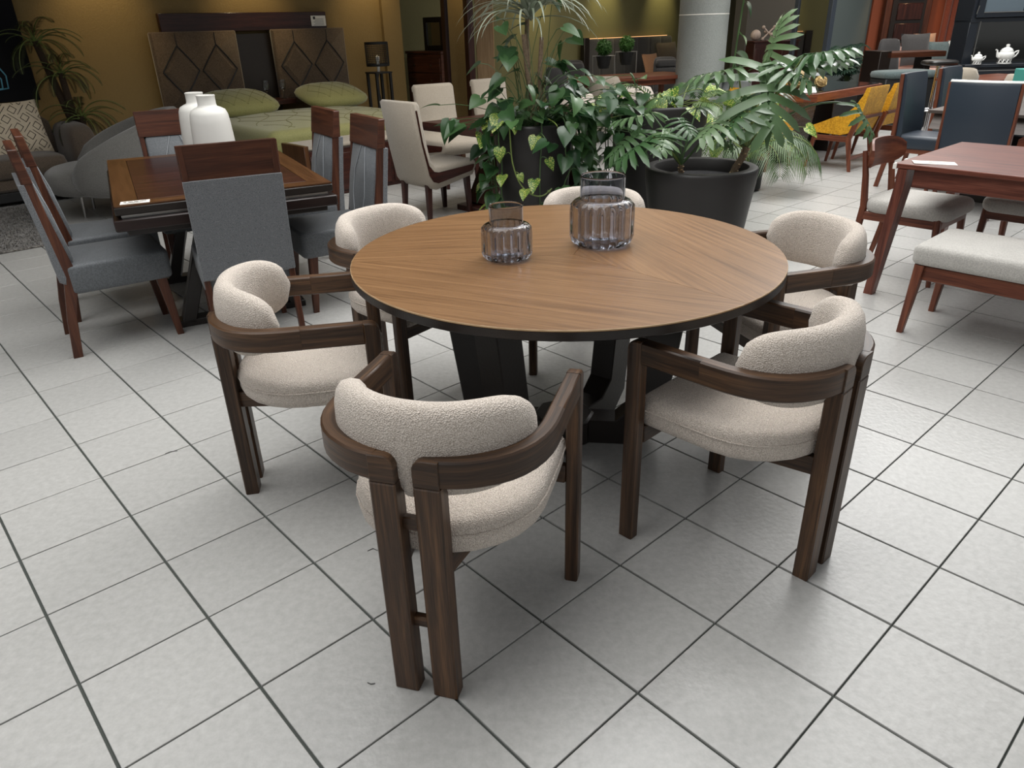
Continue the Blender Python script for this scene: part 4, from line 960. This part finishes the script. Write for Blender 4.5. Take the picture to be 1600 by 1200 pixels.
# objects between navy chairs and hutch
tub_chair('beige chair back in front of the hutch left drawers', (5.32, 9.05, 0), 30, BEIGEF, .92, .36, 'beige chairs before the hutch')
tub_chair('beige chair back at the right edge before the hutch', (5.93, 8.95, 0), 40, BEIGEF, .84, .34, 'beige chairs before the hutch')
t = thing('small_wooden_table', 'red-brown wooden table between the beige chairs and the hutch', 'table', (6.05, 9.65, 0), 25)
MB().box((0, 0, .745), (1.2, .7, .03), .004).obj('table_top', REDWOOD, t, 0)
for x in (-.53, .53):
    for y in (-.29, .29): MB().bar((x, y, .74), (x, y, 0), .06, .06, .004, .7).obj('leg', REDWOOD, t, 2)
t = thing('teal_cabinet', 'small teal cabinet on a black base at the right edge', 'cabinet', (5.62, 7.95, 0), 5)
TEAL = plain('teal_paint', (70, 150, 140), .5)
MB().box((0, 0, .70), (.62, .4, .5), .006).obj('body', TEAL, t); MB().box((0, 0, .22), (.60, .38, .44), .006).obj('base', BLACKM, t); MB().box((0, -.2, .44), (.62, .012, .03), .002).obj('strip', STEEL, t); MB().box((0, -.204, .76), (.54, .012, .28), .004).obj('drawer_front', TEAL, t)
t = thing('bar_stool', 'bar stool with black seat on a chrome column left of the hutch', 'stool', (5.45, 9.85, 0), 0)
MB().super((0, 0, .93), (.20, .18, .035), .5, .7, 24, 8).obj('seat', BLACK, t, sharp=80); MB().lathe([(.19, .0), (.20, .006), (.05, .035), (.028, .05), (.028, .90)], 24).obj('column', CHROME, t, sharp=50); MB().tube([(.16*math.cos(2*PI*k/16), -.04+.13*math.sin(2*PI*k/16), .38) for k in range(17)], .011, 7, False).obj('footrest', CHROME, t)
t = thing('tufted_bench', 'grey-green tufted bench top behind the mustard chairs', 'bench', (5.72, 11.2, 0), 8)
PG = fabric('slate_velvet', (92, 104, 104), (74, 86, 86), 90, .2, big=.1)
MB().super((0, 0, .72), (.42, .22, .055), .4, .25, 28, 8).obj('padded_top', PG, t, sharp=80); MB().box((0, 0, .34), (.78, .38, .66), .01).obj('body', BLACKM, t)
t = thing('desk', 'dark brown desk with thick post before the orange wall', 'desk', (5.95, 12.5, 0), 4)
MB().box((-.05, 0, .49), (.18, .5, .98), .005).obj('post', ESPRESSO, t, 2); MB().box((.45, 0, .92), (.95, .5, .08), .005).obj('desk_top', CHESTNUT, t, 0); MB().box((.78, .1, .44), (.10, .3, .88), .004).obj('post', ESPRESSO, t, 2)
tub_chair('grey chair tucked behind the dark brown desk', (6.42, 13.2, 0), -95, CHARC, 1.13, .36, None)
t = thing('pink_sofa', 'pale pink sofa before the orange wall left of the hutch', 'sofa', (7.75, 14.1, 0), -2)
PINK = fabric('pink_cloth', (204, 164, 150), (184, 144, 132), 200, .2)
MB().box((0, 0, .26), (1.9, .85, .34), .03).obj('base', PINK, t); MB().super((0, -.02, .52), (.93, .42, .10), .3, .2, 24, 8).obj('seat_cushion', PINK, t, sharp=80); MB().super((0, .40, .66), (.95, .10, .30), .3, .2, 24, 8).obj('backrest', PINK, t, sharp=80)
for lb, x, z, s_, mt, rz in (('white-grey pillow on the pink sofa, nearest the hutch', 8.02, .86, .2, SILVERF, 12), ('pale green-grey pillow in the middle of the pink sofa', 7.68, .85, .2, PG, -8), ('dark grey pillow at the left of the pink sofa', 7.26, .92, .27, CHARC, 5), ('tan pillow behind the dark grey one on the pink sofa', 7.5, .98, .2, bpy.data.materials['tan_cloth'], 0)):
    throw_pillow(lb, (x, 14.0 if 'tan' not in lb else 14.18, z), s_, mt, rz, -15, 'pillows on the pink sofa')
d = MB(); d.box((8.1, 16.25, 1.25), (.92, .14, 2.1), .01); d = struct(d.obj('door_1', CHESTNUT, None, 2))
MB().box((8.1, 16.17, 1.22), (.66, .03, 1.84), .004).obj('door_panel', ESPRESSO, d, 2)
for k in range(5): MB().box((8.12, 16.15, .45+.36*k), (.5, .03, .30), .01).obj('door_inset', DARKRED, d, 2)
m = thing('curtain', 'orange-brown curtain folds right of the dark door', 'curtain', (9.25, 16.2, 0))
q = MB(); q.loft([[(.045*math.sin(0), 0, 0)]*3]*2) if False else None
CUR = fabric('curtain_cloth', (128, 66, 48), (108, 54, 40), 120, .2)
for k in range(7): MB().lathe([(.07, 0.02), (.062, 1.2), (.07, 2.9)], 12, c=(-.35+.13*k, 0, 0)).obj('fold', CUR, m)
# ------------------------------------------------------------------ planters and plants
def planter(label, x, y, r, h, rim, base, grp=None):
    t = thing('planter', label, 'planter', (x, y, 0), 0, 'black planters of the indoor garden')
    pr = [(0, 0), (r*base, 0), (r*(base+.02), .01), (r*(base+1)/2*1.015, h*.5), (r*.985, h*.82), (r, h-.02), (r-.004, h-.004), (r-.012, h), (r-rim, h), (r-rim-.006, h-.008), (r-rim-.006, h-.09), (0, h-.09)]
    MB().lathe(pr, 64).obj('pot', PLANTER, t, sharp=50)
    o = MB().lathe([(r-rim-.004, h-.10), (r-rim-.02, h-.085), (r*.4, h-.075), (0, h-.08)], 32).obj('soil', SOIL, t); o['kind'] = 'stuff'
    return t
PA = V((.213, 5.74, 0)); PB = V((1.27, 6.30, 0)); PC = V((1.36, 5.20, 0))
planter('tall black planter with trailing pothos, left of three', PA.x, PA.y, .297, .83, .022, .80)
planter('tall wide black planter at the back between the other two', PB.x, PB.y, .385, .88, .022, .84)
planter('low wide black planter with thick rim, nearest on the right', PC.x, PC.y, .385, .57, .062, .80)
def heart(name, mat, wid=.46, droop=.3, fold=.14):
    st = [(-.10, .16), (-.04, .30), (.06, .42), (.20, wid), (.38, wid*.92), (.56, wid*.72), (.74, wid*.46), (.88, wid*.22), (1.0, .004)]
    vs = []; fs = []
    for i, (x, w_) in enumerate(st):
        z = -droop*x*abs(x)
        mid = (max(x, .0) if i < 2 else x)
        vs += [(x, -w_, z+fold*w_), (mid if i < 2 else x, -w_*.45, z+fold*w_*.25), (mid+.0, 0, z-.01), (mid if i < 2 else x, w_*.45, z+fold*w_*.25), (x, w_, z+fold*w_)]
    for i in range(len(st)-1):
        for j in range(4): a = i*5+j; fs.append((a, a+1, a+6, a+5))
    return MB().add(vs, fs).mesh(name, mat, sharp=80)
HEARTS = [heart('leaf', POTHOS), heart('leaf', POTHOS, .40, .45, .22), heart('leaf', POTHOS, .44, .1, .3)]
HEARTV = [heart('leaf', POTHV), heart('leaf', POTHV, .42, .4, .2)]
def place_leaf(me, parent, p, d, s, roll=0, upv=(0, 0, 1), name='leaf'):
    d = V(d).normalized(); y = V(upv).cross(d); y = y.normalized() if y.length > 1e-3 else V((0, 1, 0)); z = d.cross(y)
    y, z = y*math.cos(roll)+z*math.sin(roll), z*math.cos(roll)-y*math.sin(roll)
    o = bpy.data.objects.new(name, me); C.objects.link(o); o.parent = parent; q = V(p)-parent.location
    o.matrix_local = M(((d.x*s, y.x*s, z.x*s, q.x), (d.y*s, y.y*s, z.y*s, q.y), (d.z*s, y.z*s, z.z*s, q.z), (0, 0, 0, 1))); return o
def vine(parent, pts, rnd, step=.10, size=(.10, .15), mesh=HEARTS, r=.0045, mat=STEMD, out=None, p_leaf=.9):
    """trailing stem with a leaf at every step; leaves hang outwards from the planter axis 'out'"""
    pts = [V(p) for p in pts]; base = parent.location
    sm = []
    for i in range(len(pts)-1):
        a, b_ = pts[i], pts[i+1]; p0 = pts[i-1] if i else a; p3 = pts[i+2] if i+2 < len(pts) else b_
        for k in range(6):
            t_ = k/6; sm.append(.5*((2*a)+(b_-p0)*t_+(2*p0-5*a+4*b_-p3)*t_*t_+(3*a-p0-3*b_+p3)*t_**3))
    sm.append(pts[-1])
    MB().tube([p-base for p in sm], r, 5).obj('vine', mat, parent)
    acc = 0; side = 1
    for i in range(1, len(sm)):
        acc += (sm[i]-sm[i-1]).length
        if acc > step:
            acc = rnd.uniform(-.3, .1)*step
            if rnd.random() > p_leaf: continue
            ax = out if out is not None else V((0, 0, 0)); o_ = V((sm[i].x-ax.x, sm[i].y-ax.y, 0)); o_ = o_.normalized() if o_.length > 1e-3 else V((0, -1, 0))
            tg = V((-o_.y, o_.x, 0))*side; side = -side
            q = sm[i]+o_*rnd.uniform(.02, .05)+tg*rnd.uniform(.02, .05)+V((0, 0, rnd.uniform(.0, .04)))
            MB().tube(bez(sm[i]-base, sm[i]+o_*.03+V((0, 0, .05))-base, q-base, 4), .0026, 4).obj('petiole', mat, parent)
            place_leaf(rnd.choice(mesh), parent, q, o_*rnd.uniform(.2, .8)+tg*rnd.uniform(.1, .9)+V((0, 0, rnd.uniform(-.9, -.1))), rnd.uniform(*size), rnd.uniform(-.6, .6))
def leaf_blob(parent, c, rad, n, rnd, meshes, size, root, stem=STEMD, out=.5):
    c = V(c); root = V(root); base = parent.location; m = MB()
    for k in range(n):
        u = V((rnd.gauss(0, .5), rnd.gauss(0, .5), rnd.gauss(0, .5))); p = c+V((u.x*rad[0], u.y*rad[1], u.z*rad[2]))
        d = V((p.x-root.x, p.y-root.y, 0)); d = d.normalized() if d.length > .02 else V((0, -1, 0))
        d = d*rnd.uniform(.4, 1)+V((rnd.uniform(-.7, .7), rnd.uniform(-.9, .3), rnd.uniform(-.8, .25)))
        rr = root+V((rnd.uniform(-.1, .1), rnd.uniform(-.1, .1), 0))
        m.tube(bez(rr-base, V((p.x*.6+rr.x*.4, p.y*.6+rr.y*.4, max(p.z, rr.z)+.04))-base, p-base, 5), .003, 4)
        place_leaf(rnd.choice(meshes), parent, p, d, rnd.uniform(*size), rnd.uniform(-.7, .7))
    o = m.obj('stems', stem, parent); o['kind'] = 'stuff'
rn = random.Random(11)
t = thing('trailing_pothos', 'dark green trailing pothos spilling over the tall left planter', 'plant', (PA.x, PA.y, .74))
top = PA+V((0, 0, .77))
leaf_blob(t, PA+V((0, -.12, .93)), (.62, .36, .16), 46, rn, HEARTS, (.11, .165), top)
leaf_blob(t, PA+V((-.22, -.10, 1.12)), (.16, .2, .30), 12, rn, HEARTS, (.12, .17), top)
leaf_blob(t, PA+V((.16, -.02, 1.10)), (.34, .24, .34), 16, rn, HEARTS, (.11, .17), top)
leaf_blob(t, PA+V((.40, -.10, .92)), (.40, .3, .26), 34, rn, HEARTS, (.11, .17), top)
leaf_blob(t, PA+V((.02, .10, 1.32)), (.34, .2, .34), 14, rn, HEARTS, (.09, .15), top)
def rim(a, dr=0, z=.84): return PA+V(((.30+dr)*math.cos(R(a)), (.30+dr)*math.sin(R(a)), z))
for a, n_, dz in ((200, 5, .60), (212, 5, .66), (190, 4, .5), (222, 5, .64)):
    pts = [rim(a, -.12, .83), rim(a, .02, .87), rim(a, .05, .74)]+[rim(a+rn.uniform(-4, 4), .045-.01*k, .74-dz*(k+1)/n_) for k in range(n_)]
    vine(t, pts, rn, .085, (.10, .15), HEARTS+HEARTV[:1], out=PA)
for a, n_, dz in ((318, 5, .52), (326, 5, .60), (336, 5, .66), (345, 5, .62), (356, 5, .70), (308, 4, .40), (4, 5, .6)):
    pts = [rim(a, -.12, .83), rim(a, .03, .88), rim(a, .07, .74)]+[rim(a+rn.uniform(-5, 5), .06+.03*math.sin(k), .74-dz*(k+1)/n_) for k in range(n_)]
    vine(t, pts, rn, .08, (.10, .16), HEARTS, out=PA)
vine(t, [rim(275, -.1, .86), rim(278, .012, .88), rim(279, .02, .75), rim(277, .015, .60), rim(276, .012, .45), rim(276, .01, .25)], rn, .12, (.07, .11), HEARTS+HEARTV, out=PA)
# one long pale runner that loops across the front of the pot
vine(t, [rim(238, -.06, .86), rim(237, .02, .86), rim(237, .02, .72), rim(240, .025, .58), rim(248, .03, .46), rim(258, .035, .39), rim(269, .04, .355), rim(280, .045, .355), rim(290, .05, .40)], rn, .13, (.06, .11), HEARTV+HEARTS[:1], .0055, STEM, out=PA, p_leaf=1)
# dracaena in the same planter
t = thing('dracaena', 'tall dracaena with bare canes and drooping silvery strap leaves', 'plant', (PA.x, PA.y, .74))
def strap(seed, L_, el, wd):
    rnd = random.Random(seed); n = 10; vs = []; fs = []; p = V((0, 0, 0)); a = R(el)
    for i in range(n+1):
        q = i/n; w_ = wd*(1-q)**.7*min(1, .45+q*4); d = V((math.cos(a), 0, math.sin(a))); nn = V((-d.z, 0, d.x))
        vs += [p+V((0, -w_, 0))+nn*w_*.35, p, p+V((0, w_, 0))+nn*w_*.35]
        p = p+d*(L_/n); a -= R(el+72)/n*(.55+.9*q)
    for i in range(n):
        for j in range(2): k = i*3+j; fs.append((k, k+1, k+4, k+3))
    return MB().add(vs, fs).mesh('leaf', STRAP, sharp=80)
STRAPS = [strap(k, .52+.05*(k % 5), el, .017+.002*(k % 3)) for k, el in enumerate((75, 55, 35, 20, 60, 45, 10, 30))]
canes = [((.02, -.02), (-.06, .0), 1.42-.74, .020), ((.05, .02), (.07, .02), 1.40-.74, .019), ((-.04, .08), (-.02, .10), 1.75-.74, .018)]
crowns = []
for (x0, y0), (x1, y1), h, r in canes:
    pts = [(x0, y0, 0), (x0*.8+x1*.2+.012, y0, h*.3), (x0*.4+x1*.6-.008, y1, h*.62), (x1, y1, h)]
    MB().tube(pts, [r*1.15, r, r*.95, r*.8], 9).obj('cane', BARK, t); crowns.append(V((x1, y1, h)))
c0_ = PA+V((0, .0, 1.70)); base = t.location
MB().tube([crowns[2], c0_-base+V((0, 0, .25))], [.018, .014], 8).obj('cane', BARK, t)
for cc, n_ in ((c0_+V((-.02, 0, -.08)), 64), (c0_+V((.04, .04, .10)), 40)):
    for k in range(n_):
        a = 2*PI*k*.381966*1.0+rn.uniform(-.2, .2); place_leaf(rn.choice(STRAPS), t, cc+V((math.cos(a)*.02, math.sin(a)*.02, -.12*rn.random())), (math.cos(a), math.sin(a), 0), rn.uniform(.75, 1.1), rn.uniform(-.2, .2))
# palm and pothos in the rear planter
def frond(seed, L_, el, curl, mat, nl=26, ll=.26, wl=.010, name='frond', ang=50, rr=.006, droop=.4):
    """pinnate leaf along +x: rachis that rises at el degrees and arches over, leaflets both sides"""
    rnd = random.Random(seed); m = MB(); pts = []; p = V((0, 0, 0)); a = R(el); n = 22; ds = []
    for i in range(n+1): d = V((math.cos(a), 0, math.sin(a))); pts.append(p); ds.append(d); p = p+d*(L_/n); a -= R(curl)/n
    for i in range(nl):
        q = .22+.78*i/(nl-1); k = q*n; i0 = min(int(k), n-1); f = k-i0; b = pts[i0].lerp(pts[i0+1], f); d = ds[i0]; nn = V((-d.z, 0, d.x))
        l = ll*math.sin(PI*min(1, .15+q*.85))**.6*(.9+.2*rnd.random())
        for s in (1, -1):
            e = (d*math.cos(R(ang))+V((0, s, 0))*math.sin(R(ang))+nn*.15).normalized(); w_ = e.cross(nn).normalized()*wl
            mid = b+e*l*.5; tip = b+e*l-V((0, 0, 1))*l*droop
            m.add([b, mid+w_-V((0, 0, l*droop*.2)), tip, mid-w_-V((0, 0, l*droop*.2))], [(0, 1, 2, 3)])
    o_st = MB().tube(pts[::2], [rr*(1-.7*i/11) for i in range(12)], 5)
    return m.mesh(name, mat, sharp=80), o_st.mesh('rachis', STEM, sharp=80)
t = thing('palm', 'palm with feathery arching fronds in the rear planter', 'plant', (PB.x, PB.y, .80))
def put_frond(par, fr, p, az, s=1, rl=0):
    d = V((math.cos(R(az)), math.sin(R(az)), 0)); o = place_leaf(fr[0], par, p, d, s, rl, name='frond'); k = place_leaf(fr[1], par, p, d, s, rl, name='rachis'); return o
F1 = frond(1, .72, 82, 150, FROND); F2 = frond(2, .55, 65, 120, FROND); F3 = frond(3, .6, 50, 110, FROND)
put_frond(t, F1, PB+V((-.06, -.05, .80)), 196, .95); put_frond(t, F2, PB+V((.15, -.1, .80)), 205, .9); put_frond(t, F2, PB+V((.22, -.08, .80)), 350, 1.0)
put_frond(t, F3, PB+V((.25, 0, .80)), 20, 1.15); put_frond(t, F3, PB+V((.2, -.15, .80)), 300, .9); put_frond(t, F1, PB+V((.2, .1, .80)), 60, .8); put_frond(t, F3, PB+V((.3, -.1, .80)), 330, 1.2)
t = thing('variegated_pothos', 'yellow-green pothos along the rim of the rear planter', 'plant', (PB.x, PB.y, .80))
leaf_blob(t, PB+V((-.12, -.22, .93)), (.55, .22, .12), 22, rn, HEARTV+HEARTS[:1], (.10, .15), PB+V((0, -.1, .82)), STEM)
leaf_blob(t, PB+V((-.38, -.1, .80)), (.18, .2, .3), 14, rn, HEARTS, (.11, .16), PB+V((-.2, -.1, .84)))
for a in (196, 207, 188, 216):
    pts = [PB+V((.30*math.cos(R(a)), .30*math.sin(R(a)), .86)), PB+V((.41*math.cos(R(a)), .41*math.sin(R(a)), .90)), PB+V((.45*math.cos(R(a)), .45*math.sin(R(a)), .72)), PB+V((.44*math.cos(R(a)), .44*math.sin(R(a)), .48)), PB+V((.43*math.cos(R(a+3)), .43*math.sin(R(a+3)), .25))]
    vine(t, pts, rn, .09, (.10, .15), HEARTS, out=PB)
# philodendrons in the front planter
def selloum(name, mat, nl=9, wide=.56):
    m = MB(); N_ = 9
    # midrib strip
    def strip(a, b_, w0, w1, sag):
        a, b_ = V(a), V(b_); d = b_-a; l = d.length; n_ = V((-d.y, d.x, 0)).normalized(); vs = []; fs = []
        for i in range(6):
            q = i/5; w_ = (w0+(w1-w0)*q)*(.72+.5*math.sin(PI*min(1, q*1.1)))*(1 if q < .95 else .08); p = a+d*q-V((0, 0, 1))*sag*l*q*q; w_ = (w0*(1-q)+w1*q*1.25)*(1 if q < .85 else .72) if q < .95 else .004
            vs += [p+n_*w_+V((0, 0, w_*.18)), p-V((0, 0, .002)), p-n_*w_+V((0, 0, w_*.18))]
        for i in range(5):
            for j in range(2): k = i*3+j; fs.append((k, k+1, k+4, k+3))
        m.add(vs, fs)
    strip((-.04, 0, 0), (1.0, 0, -.10), .10, .036, .14)
    for i in range(nl):
        q = i/(nl-1); x = .02+.72*q; l = wide*(.62+.55*math.sin(PI*min(1, .25+q*.62)))*(1-.35*q); an = R(128-92*q**.8)
        for s in (1, -1): jx = .9+.2*((i*7+s*3) % 5)/5; l2 = l*jx; strip((x, 0, -.05*x), (x+l2*math.cos(an), s*l2*math.sin(an), -.05*x-.03), .058, .046, .40)
    return m.mesh(name, mat, sharp=80)
SL1 = selloum('leaf', SELLOUM, 7, .64); SL2 = selloum('leaf', SELLOUM, 6, .52)
def philo(label, trunk, crown, leaves, tr):
    t = thing('philodendron', label, 'plant', tuple(trunk[0]), 0, 'split-leaf philodendrons in the low planter'); base = t.location
    MB().tube([V(p)-base for p in trunk], [tr]*len(trunk), 9).obj('trunk', BARK, t)
    m = MB()
    for i in range(len(trunk)-1):
        for k in range(7):
            p = V(trunk[i]).lerp(V(trunk[i+1]), (k+.5)/7); a = k*2.4; m.super(p-base+V((math.cos(a)*tr*.9, math.sin(a)*tr*.9, 0)), (.009, .009, .006), 1, 1, 8, 5)
    m.obj('leaf_scars', PALEWOOD, t)
    for p, d, s, bend, r_ in leaves:
        p = V(p); c = V(crown); mid = c.lerp(p, .5)+V(bend)
        MB().tube([q-base for q in bez(c, mid, p, 9)], [.0085-.0004*i for i in range(10)], 6).obj('petiole', STEM if s > .3 else STEMD, t)
        place_leaf(SL1 if s > .26 else SL2, t, p, d, s, r_)
c1 = V((1.19, 5.08, .60))
philo('smaller split-leaf philodendron at the left of the low planter', [(1.21, 5.09, .49), (1.195, 5.085, .55), tuple(c1)], tuple(c1), [
    ((.97, 5.0, .80), (-.9, -.3, -.45), .34, (0, 0, .05), .1), ((.98, 5.18, .93), (-.9, .1, -.15), .28, (0, 0, .06), .2), ((1.16, 5.05, .90), (.2, -.7, -.3), .22, (0, 0, .04), 0),
    ((1.36, 5.02, .84), (.5, -.6, -.35), .24, (0, 0, -.02), 0), ((1.06, 5.0, .84), (-.3, -.8, -.4), .26, (0, 0, .03), 0), ((.90, 5.12, .82), (-.85, -.2, -.6), .30, (0, 0, .05), -.2), ((1.30, 5.2, .95), (.3, .5, .0), .22, (0, 0, .03), 0)], .017)
c2 = V((1.63, 5.10, .70))
philo('larger leaning split-leaf philodendron at the right of the low planter', [(1.53, 5.06, .49), (1.56, 5.07, .57), (1.61, 5.09, .64), tuple(c2)], tuple(c2), [
    ((1.66, 4.98, 1.19), (-.02, -.62, -.75), .50, (.0, .02, .06), 0), ((1.70, 5.10, 1.24), (.22, .1, .9), .30, (.0, 0, .04), -.2), ((1.52, 5.12, 1.20), (-.75, .0, -.1), .34, (0, 0, .04), .2),
    ((1.86, 5.05, 1.20), (.75, -.2, .15), .36, (0, 0, .05), -.1), ((1.86, 5.16, 1.18), (.8, .3, .25), .36, (0, 0, .05), -.3), ((1.76, 5.00, 1.22), (.45, -.6, -.3), .30, (0, 0, .05), 0),
    ((1.44, 5.0, .92), (-.7, -.55, -.35), .34, (0, 0, .06), .1), ((1.40, 5.05, .86), (-.8, -.4, -.2), .26, (0, 0, .03), .2), ((1.55, 4.96, 1.02), (-.5, -.5, -.6), .32, (0, 0, .06), .3),
    ((2.30, 5.02, .95), (.45, -.5, -.75), .26, (.0, 0, .24), 0), ((1.90, 4.98, 1.27), (.7, -.4, .15), .32, (0, 0, .06), 0), ((1.75, 5.25, 1.05), (.4, .8, .1), .34, (0, 0, .05), 0)], .024)
# plants standing behind the front planter
t = thing('potted_fan_plant', 'pale variegated bushy plant in a dark pot behind the low planter', 'plant', (2.36, 7.55, 0))
MB().lathe([(.10, 0), (.15, .02), (.17, .30), (.155, .30), (.15, .27), (0, .27)], 24).obj('pot', BLACKM, t)
leaf_blob(t, V((2.36, 7.52, .52)), (.44, .3, .36), 60, rn, HEARTV, (.12, .18), V((2.36, 7.55, .28)), STEM)
t = thing('slender_palm', 'fine-leaved palm behind the low planter drooping towards mustard chair', 'plant', (2.30, 7.1, 0))
MB().lathe([(.10, 0), (.14, .02), (.15, .26), (.14, .26), (.135, .24), (0, .24)], 24).obj('pot', BLACKM, t)
for az, s_, z in ((-20, 1.1, .5), (-45, 1.0, .5), (10, 1.05, .55), (-75, .9, .5), (160, .9, .5), (120, .9, .55), (210, .8, .5)):
    fr = frond(az+300, .85, 74, 165, FROND, 34, .30, .006, ang=62, droop=.8); put_frond(t, fr, V((2.30, 7.1, z-.25)), az, s_)
t = thing('climbing_vine', 'glossy vine climbing beside the concrete column', 'plant', (3.16, 11.0, 0))
vine(t, [(3.16, 11.0, 0.05), (3.18, 10.98, .6), (3.2, 10.96, 1.0), (3.22, 10.95, 1.4), (3.25, 10.94, 1.8), (3.3, 10.92, 2.3)], rn, .12, (.18, .26), HEARTS, .012, STEMD, out=V((2.79, 11.2, 0)))
t = thing('dark_foliage_plant', 'dark green leafy plants along the foot of the teal wall', 'plant', (6.42, 14.62, 0))
MB().lathe([(.2, 0), (.26, .02), (.28, .30), (.26, .30), (.25, .27), (0, .27)], 24).obj('pot', BLACKM, t)
SLD = selloum('leaf', DBUSH)
for k in range(34):
    a = rn.uniform(0, 2*PI); p = V((6.36+rn.uniform(-.36, .30), 14.62+rn.uniform(-.2, .2), rn.uniform(.40, 1.02)))
    MB().tube(bez(V((0, 0, .28)), V(((p.x-6.42)*.4, (p.y-14.62)*.4, p.z)), p-t.location, 5), .006, 4).obj('petiole', STEMD, t)
    place_leaf(SLD, t, p, (math.cos(a), math.sin(a), rn.uniform(-.4, .3)), rn.uniform(.16, .28), 0)
# artificial palm tree at far left
t = thing('artificial_palm', 'dark fern-like artificial palm with several crowns against the yellow wall', 'plant', (-4.56, 8.24, 0))
MB().lathe([(.14, 0), (.18, .02), (.2, .28), (.19, .28), (.18, .25), (0, .25)], 20).obj('pot', BLACKM, t)
DF = [frond(40+k, .52, el, 115, DFROND, 34, .085, .0036, ang=55, rr=.007, droop=.35) for k, el in enumerate((60, 35, 75, 15))]
b_ = t.location
for top_, r0_ in (((-4.72, 8.18, 1.46), .035), ((-4.56, 8.20, 1.16), .035), ((-4.46, 8.20, .74), .035)):
    tp_ = V(top_); MB().tube([V((0, 0, .2)), V(((tp_.x-b_.x)*.3, 0, tp_.z*.5)), tp_-b_], [.045, .04, .032], 8).obj('trunk', PALMBARK, t)
    for k in range(22):
        az_ = k*137.5+rn.uniform(-15, 15); cw = max(0, math.cos(R(az_-131.9)))      # fronds that face the wall stay short of it
        put_frond(t, DF[k % 4], tp_-V((0, 0, .03*(k % 3))), az_, rn.uniform(.75, 1.05)*(1-.45*cw))
# tiny threads on the floor
for lb, pts in (('tiny curled dark thread on the floor left of the nearest chair', ((-.47, 1.83), (-.455, 1.842), (-.44, 1.832), (-.425, 1.838))), ('tiny dark fleck on the floor left of the nearest chair feet', ((-.385, 1.315), (-.375, 1.31), (-.365, 1.312))), ('tiny dark thread on the floor tile near the left chair', ((-1.37, 2.46), (-1.355, 2.475), (-1.33, 2.48)))):
    o = MB().tube([(x-pts[0][0], y-pts[0][1], 0) for x, y in pts], .0011, 5).obj('thread', INK); o.location = (*pts[0], .0035); tag(o, lb, 'thread', 'stray threads on the floor')
